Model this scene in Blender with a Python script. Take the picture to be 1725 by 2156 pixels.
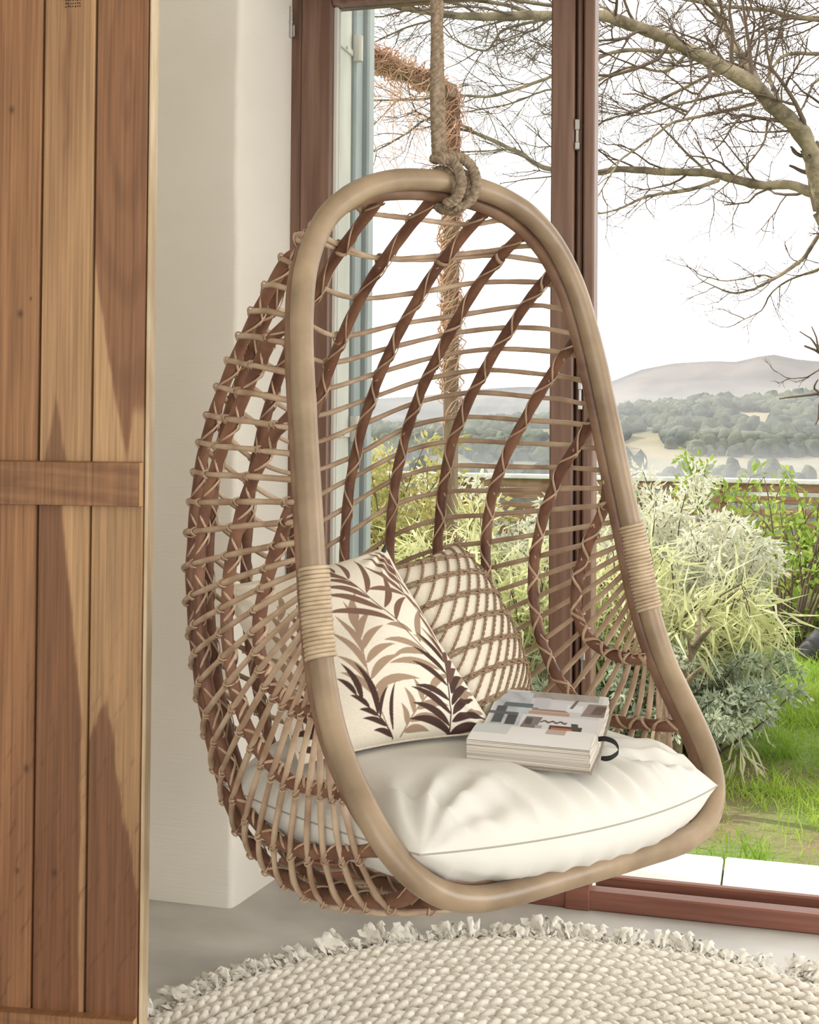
import bpy, math, random
import numpy as np
from math import sin, cos, pi, radians, sqrt

for o in list(bpy.data.objects): bpy.data.objects.remove(o, do_unlink=True)
SC = bpy.context.scene
COL = SC.collection
rng = np.random.default_rng(7)
random.seed(7)

# ------------------------------------------------------------------ camera
FPX, YH, PITCH, ROLL, YAW, CAMH = 2800.0, 870.0, radians(1.2), radians(.43), radians(15.6), 1.23
W_, H_ = 1725, 2156
cF = np.array([-sin(YAW)*cos(PITCH), cos(YAW)*cos(PITCH), sin(PITCH)])
_R0 = np.array([cos(YAW), sin(YAW), 0.]); _U0 = np.cross(_R0, cF)
cR = _R0*cos(ROLL)+_U0*sin(ROLL); cU = _U0*cos(ROLL)-_R0*sin(ROLL)
CX, CY = W_/2, YH-FPX*math.tan(PITCH)
cC = np.array([0, 0, CAMH])
cam = bpy.data.objects.new('camera', bpy.data.cameras.new('camera')); COL.objects.link(cam)
cam.data.sensor_fit = 'VERTICAL'; cam.data.sensor_height = 36.0
cam.data.lens = FPX*36.0/H_
cam.data.shift_y = -(H_/2-CY)/H_
cam.data.clip_start = .05; cam.data.clip_end = 6000
from mathutils import Matrix, Vector
M = Matrix([[cR[i], cU[i], -cF[i], cC[i]] for i in range(3)]+[[0, 0, 0, 1]])
cam.matrix_world = M
SC.camera = cam

# ------------------------------------------------------------------ light, world, exposure
SC.view_settings.view_transform = 'Standard'; SC.view_settings.look = 'None'
SC.view_settings.exposure = 0.0; SC.view_settings.gamma = 1.0
SC.view_settings.use_curve_mapping = False
wd = bpy.data.worlds.new('sky'); SC.world = wd; wd.use_nodes = True
bg = wd.node_tree.nodes['Background']
bg.inputs[0].default_value = (1.0, .985, .975, 1); bg.inputs[1].default_value = 2.3
SUNDIR = np.array([-.80, .15, .60]); SUNDIR /= np.linalg.norm(SUNDIR)
sl = bpy.data.lights.new('sun', 'SUN'); sl.energy = 6.0; sl.angle = radians(1.5); sl.color = (1, .93, .82)
so = bpy.data.objects.new('sun', sl); COL.objects.link(so)
so.rotation_euler = Vector(SUNDIR.tolist()).to_track_quat('Z', 'Y').to_euler()
# fill lamp added behind the camera at an unseen opening to brighten the room
al = bpy.data.lights.new('room_fill_light', 'AREA'); al.shape = 'RECTANGLE'; al.size = 3.6; al.size_y = 2.3
al.energy = 42; al.color = (1, .985, .965)
ao = bpy.data.objects.new('room_fill_light', al); COL.objects.link(ao)
ao.location = (.6, -2.6, 1.35); ao.rotation_euler = (radians(90), 0, 0)

# lamp added at an invented side opening to brighten the window reveal
al2 = bpy.data.lights.new('side_fill_light', 'AREA'); al2.shape = 'RECTANGLE'; al2.size = 1.5; al2.size_y = 1.9
al2.energy = 56; al2.color = (1, .99, .98)
ao2 = bpy.data.objects.new('side_fill_light', al2); COL.objects.link(ao2)
ao2.location = (3.12, 1.55, 1.35); ao2.rotation_euler = (radians(90), 0, radians(90))

# ------------------------------------------------------------------ helpers
def at(px, py, t):
    return cC+t*((px-CX)/FPX*cR-(py-CY)/FPX*cU+cF)
def hx(px, py, X):
    d = (px-CX)/FPX*cR-(py-CY)/FPX*cU+cF
    return cC+d*(X/d[0])
def hY(px, py, Y):
    d = (px-CX)/FPX*cR-(py-CY)/FPX*cU+cF
    return cC+d*(Y/d[1])
def hZ(px, py, Z):
    d = (px-CX)/FPX*cR-(py-CY)/FPX*cU+cF
    return cC+d*((Z-CAMH)/d[2])

WLOC = {}
def _reg(o, wl): WLOC[o.name] = np.array(wl, float)
def empty(name, loc, label=None, cat=None, group=None, kind=None):
    o = bpy.data.objects.new(name, None); COL.objects.link(o); o.location = [float(x) for x in loc]
    o.empty_display_size = .1; _reg(o, loc); tag(o, label, cat, group, kind); return o
def tag(o, label=None, cat=None, group=None, kind=None):
    if label: o['label'] = label
    if cat: o['category'] = cat
    if group: o['group'] = group
    if kind: o['kind'] = kind
    return o
class MB:
    def __init__(s): s.v = []; s.f = []; s.n = 0; s.c = []
    def add(s, v, f, col=None):
        v = np.asarray(v, float).reshape(-1, 3)
        if isinstance(f, np.ndarray): s.f.append(f+s.n)
        else:
            by = {}
            for q in f: by.setdefault(len(q), []).append(q)
            for k, l in by.items(): s.f.append(np.array(l)+s.n)
        s.v.append(v); s.n += len(v)
        if col is not None:
            c = np.asarray(col, float)
            if c.ndim == 1: c = np.tile(c, (len(v), 1))
            s.c.append(c)
        return s
    def box(s, a, b, bev=0):
        a = np.minimum(a, b); b = np.maximum(np.asarray(a), b) if False else np.maximum(a, b)
        return s
def box(mb, lo, hi, ax=None, org=None, bev=.0, col=None):
    """box lo..hi in the frame ax (rows = axes) at org, with small chamfers"""
    lo = np.array(lo, float); hi = np.array(hi, float)
    lo, hi = np.minimum(lo, hi), np.maximum(lo, hi)
    e = min(bev, .45*float(np.min(hi-lo)))
    vs = []; fs = []
    if e <= 0:
        for x in (0, 1):
            for y in (0, 1):
                for z in (0, 1): vs.append([(lo, hi)[x][0], (lo, hi)[y][1], (lo, hi)[z][2]])
        fs = [(0, 1, 3, 2), (4, 6, 7, 5), (0, 4, 5, 1), (2, 3, 7, 6), (0, 2, 6, 4), (1, 5, 7, 3)]
    else:
        idx = {}
        for x in (0, 1):
            for y in (0, 1):
                for z in (0, 1):
                    c = [(lo, hi)[x][0], (lo, hi)[y][1], (lo, hi)[z][2]]; sg = [1-2*x, 1-2*y, 1-2*z]
                    for k in range(3):
                        p = list(c)
                        for j in range(3):
                            if j != k: p[j] += sg[j]*e
                        idx[(x, y, z, k)] = len(vs); vs.append(p)
        def g(x, y, z, k): return idx[(x, y, z, k)]
        for s in (0, 1):
            q = [g(s, 0, 0, 0), g(s, 1, 0, 0), g(s, 1, 1, 0), g(s, 0, 1, 0)]; fs.append(q if s else q[::-1])
            q = [g(0, s, 0, 1), g(0, s, 1, 1), g(1, s, 1, 1), g(1, s, 0, 1)]; fs.append(q if s else q[::-1])
            q = [g(0, 0, s, 2), g(1, 0, s, 2), g(1, 1, s, 2), g(0, 1, s, 2)]; fs.append(q if s else q[::-1])
        for a in (0, 1):
            for b in (0, 1):
                q = [g(0, a, b, 1), g(1, a, b, 1), g(1, a, b, 2), g(0, a, b, 2)]; fs.append(q if a != b else q[::-1])
                q = [g(a, 0, b, 0), g(a, 1, b, 0), g(a, 1, b, 2), g(a, 0, b, 2)]; fs.append(q if a == b else q[::-1])
                q = [g(a, b, 0, 0), g(a, b, 1, 0), g(a, b, 1, 1), g(a, b, 0, 1)]; fs.append(q if a != b else q[::-1])
                for c in (0, 1):
                    q = [g(a, b, c, 0), g(a, b, c, 1), g(a, b, c, 2)]; fs.append(q if (a+b+c) % 2 else q[::-1])
    v = np.array(vs)
    if ax is not None: v = v@np.array(ax)
    if org is not None: v = v+np.array(org)
    mb.add(v, fs, col); return mb
def frames(P, closed=False):
    P = np.asarray(P, float); n = len(P)
    if closed: T = np.roll(P, -1, 0)-np.roll(P, 1, 0)
    else: T = np.gradient(P, axis=0)
    T /= np.linalg.norm(T, axis=1)[:, None]+1e-12
    a = np.array([0, 0, 1.]) if abs(T[0][2]) < .9 else np.array([1., 0, 0])
    N = np.zeros_like(P); N[0] = np.cross(T[0], a); N[0] /= np.linalg.norm(N[0])
    for i in range(1, n):
        v = N[i-1]-T[i]*(N[i-1]@T[i]); N[i] = v/(np.linalg.norm(v)+1e-12)
    B = np.cross(T, N); 
    if closed:
        v = N[-1]-T[0]*(N[-1]@T[0]); v /= np.linalg.norm(v)
        ang = math.atan2(np.cross(v, N[0])@T[0], v@N[0]); an = ang*np.arange(n)/n
        N2 = N*np.cos(an)[:, None]+B*np.sin(an)[:, None]; B = np.cross(T, N2); N = N2
    return T, N, B
def tube(mb, P, r, sides=8, closed=False, col=None, flat=None, cap=True):
    P = np.asarray(P, float); n = len(P); T, N, B = frames(P, closed)
    r = np.broadcast_to(np.asarray(r, float), (n,))
    a = np.arange(sides)/sides*2*pi
    ry = 1.0 if flat is None else flat
    V = P[:, None]+r[:, None, None]*(np.cos(a)[None, :, None]*N[:, None]+ry*np.sin(a)[None, :, None]*B[:, None])
    m = n if closed else n-1
    i = np.arange(m)[:, None]; j = np.arange(sides)[None]
    F = np.stack([(i*sides+j), (i*sides+(j+1) % sides), ((i+1) % n)*sides+(j+1) % sides, ((i+1) % n)*sides+j], -1).reshape(-1, 4)
    mb.add(V.reshape(-1, 3), F, None if col is None else (np.repeat(np.asarray(col), sides, 0) if np.ndim(col) == 2 else col))
    if not closed and cap:
        V2 = V.reshape(-1, 3)
        mb.add(V2[:sides], [tuple(range(sides))[::-1]], None if col is None else (col[0] if np.ndim(col) == 2 else col))
        mb.add(V2[-sides:], [tuple(range(sides))], None if col is None else (col[-1] if np.ndim(col) == 2 else col))
    return mb
def grid(mb, G, col=None, closed_u=False, flip=False):
    nu, nv = G.shape[:2]; mu = nu if closed_u else nu-1
    i = np.arange(mu)[:, None]; j = np.arange(nv-1)[None]
    F = np.stack([i*nv+j, ((i+1) % nu)*nv+j, ((i+1) % nu)*nv+j+1, i*nv+j+1], -1).reshape(-1, 4)
    if flip: F = F[:, ::-1]
    mb.add(G.reshape(-1, 3), F, None if col is None else np.asarray(col).reshape(-1, np.asarray(col).shape[-1])); return mb
def crs(P, n, closed=False):
    """Catmull-Rom resample (centripetal-free), n points"""
    P = np.asarray(P, float); m = len(P)
    if closed: Q = np.vstack([P[-1:], P, P[:2]]); segs = m
    else: Q = np.vstack([2*P[0]-P[1], P, 2*P[-1]-P[-2]]); segs = m-1
    d = 8; t = np.linspace(0, 1, d, endpoint=False)[:, None]; out = []
    for k in range(segs):
        p0, p1, p2, p3 = Q[k:k+4]
        out.append(.5*((2*p1)+(-p0+p2)*t+(2*p0-5*p1+4*p2-p3)*t**2+(-p0+3*p1-3*p2+p3)*t**3))
    out = np.vstack(out+([] if closed else [P[-1:]]))
    if closed: out = np.vstack([out, out[:1]])
    s = np.r_[0, np.cumsum(np.linalg.norm(np.diff(out, axis=0), axis=1))]
    tt = np.linspace(0, s[-1], n+1)[:-1] if closed else np.linspace(0, s[-1], n)
    return np.stack([np.interp(tt, s, out[:, i]) for i in range(P.shape[1])], -1)
def build(name, mb, mat, parent=None, smooth=True, label=None, cat=None, group=None, kind=None, loc=None):
    V = np.vstack(mb.v); me = bpy.data.meshes.new(name)
    wl = np.zeros(3)
    if parent is not None: wl = WLOC[parent.name]
    elif loc is not None: wl = np.array(loc, float)
    V = V-wl
    cnt = np.concatenate([np.full(len(f), f.shape[1]) for f in mb.f]); idx = np.concatenate([f.ravel() for f in mb.f])
    me.vertices.add(len(V)); me.vertices.foreach_set('co', V.astype(np.float32).ravel())
    me.loops.add(len(idx)); me.loops.foreach_set('vertex_index', idx.astype(np.int32))
    me.polygons.add(len(cnt)); st = np.r_[0, np.cumsum(cnt)[:-1]]
    me.polygons.foreach_set('loop_start', st.astype(np.int32))
    me.polygons.foreach_set('use_smooth', np.full(len(cnt), smooth, bool))
    if mb.c:
        c = np.vstack(mb.c); c4 = np.ones((len(V), 4), np.float32); c4[:, :c.shape[1]] = c
        ca = me.color_attributes.new('col', 'FLOAT_COLOR', 'POINT'); ca.data.foreach_set('color', c4.ravel())
    me.update(calc_edges=True); me.validate()
    if mat is not None: me.materials.append(mat)
    o = bpy.data.objects.new(name, me); COL.objects.link(o)
    if parent is not None: o.parent = parent
    else: o.location = wl.tolist()
    _reg(o, wl)
    return tag(o, label, cat, group, kind)
def lin(r, g, b):
    f = lambda c: ((c/255+.055)/1.055)**2.4 if c > 10 else c/255/12.92
    return (f(r), f(g), f(b))

# ------------------------------------------------------------------ materials
def mat(name, col, rough=.6, c2=None, scale=(5, 5, 5), bump=0., bscale=None, detail=4, vcol=False, metal=0, trans=0, spec=.4, thr=(.35, .65), bdist=.002, c3=None, sheen=0, coat=0, coords='Object'):
    m = bpy.data.materials.new(name); m.use_nodes = True; nt = m.node_tree; N = nt.nodes; L = nt.links
    b = N['Principled BSDF']; b.inputs['Roughness'].default_value = rough; b.inputs['Metallic'].default_value = metal
    b.inputs['Specular IOR Level'].default_value = spec
    if sheen: b.inputs['Sheen Weight'].default_value = sheen
    if coat: b.inputs['Coat Weight'].default_value = coat; b.inputs['Coat Roughness'].default_value = .25
    tc = N.new('ShaderNodeTexCoord'); mp = N.new('ShaderNodeMapping'); mp.inputs['Scale'].default_value = scale
    L.new(tc.outputs[coords], mp.inputs[0])
    no = N.new('ShaderNodeTexNoise'); no.inputs['Scale'].default_value = 1; no.inputs['Detail'].default_value = detail
    L.new(mp.outputs[0], no.inputs[0])
    out = None
    if vcol:
        at_ = N.new('ShaderNodeVertexColor'); at_.layer_name = 'col'; out = at_.outputs[0]
        if c2 is not None:
            mx = N.new('ShaderNodeMix'); mx.data_type = 'RGBA'; mx.blend_type = 'MULTIPLY'; mx.inputs[0].default_value = 1
            cr = N.new('ShaderNodeValToRGB'); cr.color_ramp.elements[0].position = thr[0]; cr.color_ramp.elements[1].position = thr[1]
            cr.color_ramp.elements[0].color = (*col, 1); cr.color_ramp.elements[1].color = (*c2, 1)
            L.new(no.outputs[0], cr.inputs[0]); L.new(out, mx.inputs[6]); L.new(cr.outputs[0], mx.inputs[7]); out = mx.outputs[2]
    elif c2 is not None:
        cr = N.new('ShaderNodeValToRGB'); e = cr.color_ramp.elements; e[0].position = thr[0]; e[1].position = thr[1]
        e[0].color = (*col, 1); e[1].color = (*c2, 1)
        if c3 is not None:
            e2 = e.new((thr[0]+thr[1])/2); e2.color = (*c3, 1)
        L.new(no.outputs[0], cr.inputs[0]); out = cr.outputs[0]
    if out is not None: L.new(out, b.inputs['Base Color'])
    else: b.inputs['Base Color'].default_value = (*col, 1)
    if bump:
        m2 = N.new('ShaderNodeMapping'); m2.inputs['Scale'].default_value = bscale or scale; L.new(tc.outputs[coords], m2.inputs[0])
        n2 = N.new('ShaderNodeTexNoise'); n2.inputs['Scale'].default_value = 1; n2.inputs['Detail'].default_value = 5; L.new(m2.outputs[0], n2.inputs[0])
        bp = N.new('ShaderNodeBump'); bp.inputs['Strength'].default_value = bump; bp.inputs['Distance'].default_value = bdist
        L.new(n2.outputs[0], bp.inputs['Height']); L.new(bp.outputs[0], b.inputs['Normal'])
    if trans:
        tr = N.new('ShaderNodeBsdfTranslucent'); mx = N.new('ShaderNodeMixShader'); mx.inputs[0].default_value = trans
        if out is not None: L.new(out, tr.inputs[0])
        else: tr.inputs[0].default_value = (*col, 1)
        L.new(b.outputs[0], mx.inputs[1]); L.new(tr.outputs[0], mx.inputs[2])
        L.new(mx.outputs[0], N['Material Output'].inputs[0])
    return m
M_plaster = mat('plaster', lin(228, 223, 212), .9, lin(238, 234, 224), (1.5, 1.5, 2), .55, (14, 14, 190), bdist=.0016)
M_ceil = mat('ceiling_paint', lin(235, 230, 220), .9)
M_floor = mat('polished_concrete', lin(168, 165, 158), .45, lin(206, 203, 196), (2.2, 3.0, 2), .25, (9, 30, 9), detail=9, thr=(.36, .62), bdist=.002)
M_frame = mat('stained_frame_wood', lin(108, 80, 66), .45, lin(134, 104, 88), (60, 60, 2.5), .25, (90, 90, 4), bdist=.0006, coat=.15)  # lightened and greyed to stand for the window glare
M_frame_h = mat('stained_frame_wood_rail', lin(112, 68, 54), .4, lin(138, 90, 74), (2.5, 60, 60), .2, (4, 90, 90), bdist=.0006, coat=.2)
M_oak = mat('oak_planks', (.66, .63, .60), .42, (1.14, 1.13, 1.12), (190, 60, 3.5), .35, (160, 60, 5), vcol=True, detail=8, thr=(.3, .7), bdist=.0005, coat=.12)
M_oakedge = mat('lit_oak_edge', lin(214, 196, 168), .6, lin(190, 165, 130), (40, 40, 6))  # pale tone stands for window light on the door edge
M_rattan = mat('rattan_pole', lin(124, 104, 82), .38, lin(172, 150, 122), (9, 9, 9), .3, (90, 90, 90), thr=(.3, .7), bdist=.0006, detail=6, coat=.25)
M_rattan2 = mat('rattan_inner_pole', lin(108, 78, 60), .45, lin(144, 114, 90), (12, 12, 12), .3, (90, 90, 90), bdist=.0006, coat=.1)
M_cane = mat('peeled_cane', lin(156, 128, 104), .5, lin(198, 174, 148), (14, 14, 14), .3, (120, 120, 120), detail=5, bdist=.0004)
M_rib = mat('rattan_rib', lin(94, 60, 47), .5, lin(132, 94, 72), (16, 16, 16), .4, (80, 80, 80), detail=5, bdist=.0008)
M_bind = mat('cane_binding', lin(164, 138, 112), .5, lin(196, 168, 142), (40, 40, 40), .3, (200, 200, 200), bdist=.0003)
M_wrap = mat('cane_wrap', lin(166, 145, 118), .45, lin(198, 178, 150), (30, 30, 30), .3, (200, 200, 200), bdist=.0004)
M_rope = mat('jute_rope', lin(120, 104, 86), .95, lin(160, 142, 120), (120, 120, 120), .8, (500, 500, 500), bdist=.001)
M_cush = mat('cotton_cushion', lin(214, 212, 205), .9, lin(222, 220, 213), (6, 6, 6), .35, (9, 9, 9), bdist=.006, sheen=.15)
M_print = mat('printed_linen', (.93, .93, .93), .92, (1.03, 1.03, 1.03), (500, 500, 500), .3, (900, 900, 900), vcol=True, bdist=.0005)
M_linen = mat('plain_linen', lin(232, 224, 208), .92, lin(222, 212, 194), (300, 300, 300), .3, (700, 700, 700), bdist=.0005)
M_seam = mat('seam_thread', lin(168, 164, 152), .9)
M_net = mat('jute_net', lin(136, 112, 90), .95, lin(168, 144, 118), (200, 200, 200), .8, (600, 600, 600), bdist=.001)
M_page = mat('printed_page', (1, 1, 1), .35, (1, 1, 1), vcol=True, spec=.5)
M_pages = mat('page_block', lin(150, 143, 132), .8, lin(226, 219, 208), (3, 3, 1500), thr=(.4, .6))
M_cover = mat('book_cover', lin(150, 140, 126), .5)
M_ribbon = mat('black_ribbon', lin(26, 26, 28), .5)
M_rug = mat('braided_jute', lin(222, 215, 200), .95, lin(246, 241, 230), (45, 45, 45), .7, (220, 220, 220), bdist=.003, detail=6)
M_fringe = mat('cotton_fringe', lin(240, 234, 220), .95, lin(250, 247, 238), (30, 30, 30), .4, (200, 200, 200), bdist=.002, trans=.12)
M_steel = mat('satin_steel', lin(190, 190, 186), .3, metal=.9)
M_terrace = mat('white_stone', lin(222, 216, 204), .8, lin(240, 236, 228), (2, 9, 2), .5, (4, 30, 4), bdist=.004, detail=8, thr=(.3, .6))
M_shutter = mat('weathered_white_paint', lin(224, 222, 214), .7, lin(204, 202, 194), (9, 9, 3), .4, (60, 60, 8), bdist=.001)
M_blue = mat('blue_grey_paint', lin(146, 155, 156), .5, lin(166, 174, 174), (10, 10, 3))
M_bark = mat('bark', lin(92, 82, 66), .95, lin(150, 138, 112), (9, 9, 9), .9, (30, 30, 30), bdist=.02, detail=7, thr=(.35, .62))
M_twig = mat('twig_bark', lin(96, 82, 68), .95)
M_vine = mat('dry_vine', lin(190, 146, 120), .9, lin(230, 204, 176), (3, 3, 3), trans=.3)
M_post = mat('old_post_wood', lin(110, 92, 76), .95, lin(150, 130, 110), (20, 20, 3), .6, (50, 50, 6), bdist=.01)
M_soil = mat('garden_ground', lin(118, 98, 78), .98, lin(104, 122, 62), (1.5, 1.5, 1.5), .8, (14, 14, 14), bdist=.04, detail=8, thr=(.36, .52))
M_grass = mat('grass', lin(112, 150, 44), .7, lin(176, 200, 84), (1.2, 1.2, 1.2), trans=.45, vcol=False)
M_silver = mat('silver_leaf', lin(196, 200, 180), .6, lin(224, 222, 200), (4, 4, 4), trans=.35)
M_dryleaf = mat('bamboo_leaf', lin(196, 200, 142), .6, lin(228, 226, 190), (3, 3, 3), trans=.45)
M_green = mat('green_leaf', lin(120, 150, 56), .55, lin(168, 184, 92), (5, 5, 5), trans=.4)
M_olive = mat('olive_leaf', lin(150, 150, 84), .6, lin(206, 196, 132), (3, 3, 3), trans=.35)
M_grey = mat('grey_green_leaf', lin(150, 164, 140), .6, lin(196, 204, 180), (4, 4, 4), trans=.35)
M_orange = mat('orange_flower', lin(230, 140, 40), .6, lin(246, 196, 60), (9, 9, 9), trans=.3)
M_fence = mat('fence_wood', lin(120, 92, 68), .9, lin(160, 132, 104), (3, 3, 30), .5, (8, 8, 60), bdist=.005)
M_hill = mat('far_hill', lin(64, 66, 66), 1, lin(104, 100, 96), (.006, .006, .012), detail=8, coords='Object')
M_valley = mat('valley_field', lin(84, 90, 66), 1, lin(136, 126, 100), (.012, .03, .02), detail=6)
M_forest = mat('far_tree', lin(40, 54, 46), 1, lin(84, 90, 66), (.08, .08, .08), .8, (.8, .8, .8), bdist=1.0)
M_black = mat('black_plastic', lin(56, 56, 58), .6)
M_chalk = mat('stamp_ink', lin(44, 32, 26), .8)

glass = bpy.data.materials.new('pane_glass'); glass.use_nodes = True
nt = glass.node_tree; nt.nodes.clear()
go = nt.nodes.new('ShaderNodeOutputMaterial'); gm = nt.nodes.new('ShaderNodeMixShader'); gt = nt.nodes.new('ShaderNodeBsdfTransparent'); gg = nt.nodes.new('ShaderNodeBsdfGlossy')
fr = nt.nodes.new('ShaderNodeFresnel'); fr.inputs[0].default_value = 1.45
gg.inputs['Roughness'].default_value = .02; gt.inputs[0].default_value = (.96, .975, .97, 1)
nt.links.new(fr.outputs[0], gm.inputs[0]); nt.links.new(gt.outputs[0], gm.inputs[1]); nt.links.new(gg.outputs[0], gm.inputs[2]); nt.links.new(gm.outputs[0], go.inputs[0])
haze = bpy.data.materials.new('valley_haze'); haze.use_nodes = True
nt = haze.node_tree; nt.nodes.clear()
ho = nt.nodes.new('ShaderNodeOutputMaterial'); hv_ = nt.nodes.new('ShaderNodeVolumeScatter'); hv_.inputs['Color'].default_value = (.97, .98, 1, 1)
hv_.inputs['Density'].default_value = .00008; hv_.inputs['Anisotropy'].default_value = .3
nt.links.new(hv_.outputs[0], ho.inputs['Volume'])

# ================================================================== ROOM SHELL
YW, YF = 3.08, 3.35          # inner wall face, window frame face
XJ0, XJ1 = -1.307, -1.277    # splayed reveal
def subgrid_wall(mb, p00, p10, p11, p01, n=(2, 2)):
    u = np.linspace(0, 1, n[0])[:, None, None]; v = np.linspace(0, 1, n[1])[None, :, None]
    p00, p10, p11, p01 = map(np.array, (p00, p10, p11, p01))
    grid(mb, (1-u)*(1-v)*p00+u*(1-v)*p10+u*v*p11+(1-u)*v*p01)
mb = MB(); box(mb, (-3.2, -2.9, -.12), (3.2, 3.42, 0)); build('floor', mb, M_floor, smooth=False, kind='structure')
mb = MB(); box(mb, (-3.2, -2.9, 2.75), (3.2, 3.6, 2.9)); build('ceiling', mb, M_ceil, smooth=False, kind='structure')
# window-side wall, left of the opening, with a softly rounded uneven arris and a splayed reveal
def wall_profile():
    pts = [(-3.2, YW)]
    for a in np.linspace(-3.0, XJ0-.03, 12): pts.append((a, YW))
    for k in range(7):
        a = k/6*pi/2; pts.append((XJ0-.016+.016*sin(a), YW+.016-.016*cos(a)))
    for b in np.linspace(.04, .27, 6): pts.append((XJ0+(XJ1-XJ0)*b/.27, YW+b))
    pts += [(XJ1, YF+.02), (XJ1-.005, YF+.25), (-3.2, YF+.25)]
    return np.array(pts)
pr = wall_profile(); zz = np.linspace(0, 2.75, 56)
G = np.zeros((len(pr), len(zz), 3)); G[:, :, 0] = pr[:, :1]; G[:, :, 1] = pr[:, 1:]; G[:, :, 2] = zz
wob = (np.sin(zz*9)+.6*np.sin(zz*23+1)+.5*np.sin(zz*51))*.0016
G[11:21, :, 0] += wob; G[11:21, :, 1] += wob*.6
mb = MB(); grid(mb, G, flip=True)
build('wall_window_side', mb, M_plaster, smooth=True, kind='structure')
mb = MB(); box(mb, (1.75, YW, 0), (3.2, YF+.25, 2.75)); build('wall_window_side_right', mb, M_plaster, smooth=False, kind='structure')
mb = MB(); box(mb, (XJ1-.03, YW, 2.42), (1.75, YF+.25, 2.75)); build('wall_over_window', mb, M_plaster, smooth=False, kind='structure')
mb = MB(); box(mb, (-3.3, -2.9, 0), (-3.2, 3.6, 2.75)); build('wall_left', mb, M_plaster, smooth=False, kind='structure')
mb = MB(); box(mb, (3.2, -2.9, 0), (3.3, .8, 2.75)); box(mb, (3.2, 2.3, 0), (3.3, 3.6, 2.75)); box(mb, (3.2, .8, 0), (3.3, 2.3, .4)); box(mb, (3.2, .8, 2.3), (3.3, 2.3, 2.75)); build('wall_right', mb, M_plaster, smooth=False, kind='structure')
mb = MB(); box(mb, (-3.2, -2.9, 0), (-1.4, -2.8, 2.75)); box(mb, (2.6, -2.9, 0), (3.2, -2.8, 2.75)); box(mb, (-1.4, -2.9, 2.5), (2.6, -2.8, 2.75))
build('wall_back', mb, M_plaster, smooth=False, kind='structure')

# ------------------------------------------------------------------ window frame
wloc = (-.9, YF+.03, 0)
win = empty('window_1', wloc, 'tall reddish brown timber window leaf with glass, behind the hanging chair', kind='structure')
def xz(px, py, Y=YF):
    p = hY(px, py, Y); return p[0], p[2]
def frame_box(name, x0, x1, y0, y1, z0, z1, m=M_frame, par=win, bev=.004, **k):
    mb = MB(); box(mb, (x0, y0, z0), (x1, y1, z1), bev=bev); return build(name, mb, m, par, smooth=False, **k)
ZT = 2.36
xs = {p: xz(p, 1000)[0] for p in (603, 626, 689, 1157, 1206, 1210, 1222, 1226, 1249)}
frame_box('jamb', xs[603]-.02, xs[626]-.001, YF+.012, YF+.08, 0, 2.42)
frame_box('stile', xs[626], xs[689], YF, YF+.07, .045, ZT)
frame_box('stile', xs[1157], xs[1206], YF-.004, YF+.066, .045, ZT)
frame_box('top_rail', xs[689], xs[1157], YF, YF+.07, 2.322, ZT)
frame_box('bottom_rail', xs[689], xs[1157], YF, YF+.07, .045, .15)
frame_box('glazing_bead', xs[689], xs[689]+.012, YF+.022, YF+.05, .15, 2.322, M_shutter, bev=.002, label='glazing bead with light put into its pale colour')  # shutter white used here to stand for light on the bead
mb = MB(); box(mb, (xs[689], YF+.034, .15), (xs[1157], YF+.038, 2.322)); build('pane', mb, glass, win, smooth=False)
mull = empty('trim_1', (xs[1226], YF+.03, 0), 'brown timber post between the glazed leaf and the open doorway', kind='structure')
frame_box('post_strip', xs[1210], xs[1222]-.001, YF+.012, YF+.07, .045, ZT, par=mull)
frame_box('post', xs[1226], xs[1249], YF-.002, YF+.075, .045, 2.42, par=mull)
frame_box('rebate', xs[1206], xs[1226], YF+.035, YF+.06, .045, ZT, par=mull, label='recessed back of the post')
for (px, py, hh) in ((1216, 285, .036), (1222, 832, .036), (1227, 1400, .034)):
    x, z = xz(px, py); 
    mb = MB()
    for dz, h2 in ((hh*.75, .014), (-hh*.75, .010)): box(mb, (x-.006, YF-.006, z+dz-h2), (x+.006, YF+.03, z+dz+h2), bev=.002)
    box(mb, (x-.005, YF-.002, z-hh), (x+.003, YF+.03, z+hh*.6), bev=.002)
    build('latch_keep', mb, M_steel, mull, smooth=False, label='steel latch keep')
for (px, py, hh) in ((614, 48, .042), (617, 1180, .04)):
    x, z = xz(px, py); mb = MB()
    tube(mb, [(x, YF-.004, z-hh), (x, YF-.004, z+hh)], .0055, 12); tube(mb, [(x, YF-.004, z-.002), (x, YF-.004, z+.002)], .0065, 12)
    box(mb, (x-.009, YF-.001, z-hh*.9), (x+.009, YF+.003, z-.006), bev=.001)
    for k in (-.6, -.3): tube(mb, [(x+.005, YF-.004, z+hh*k), (x+.005, YF-.0005, z+hh*k)], .002, 8)
    build('hinge', mb, M_steel, win, smooth=False, label='steel barrel hinge')
frame_box('trim_2', XJ1, 1.75, YW+.1, YF+.08, 2.36, 2.42, par=None, kind='structure')
mb = MB(); box(mb, (XJ1, 3.325, 0), (1.75, 3.372, .048), bev=.004)
thr = empty('trim_3', (0, 3.37, 0), 'brown timber threshold along the foot of the window wall', kind='structure')
build('threshold_bar', mb, M_frame_h, thr, smooth=False)
mb = MB(); box(mb, (xs[1249], 3.372, 0), (1.75, 3.43, .028), bev=.002); build('threshold_channel', mb, M_black, thr, smooth=False, label='dark recessed channel')
mb = MB(); box(mb, (xs[1249], 3.43, 0), (1.75, 3.455, .052), bev=.004); build('outer_bar', mb, M_frame_h, thr, smooth=False)
mb = MB(); box(mb, (xs[1206]-.01, 3.318, .0), (xs[1249], 3.37, .075), bev=.003); build('post_foot', mb, M_frame_h, thr, smooth=False)
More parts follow.
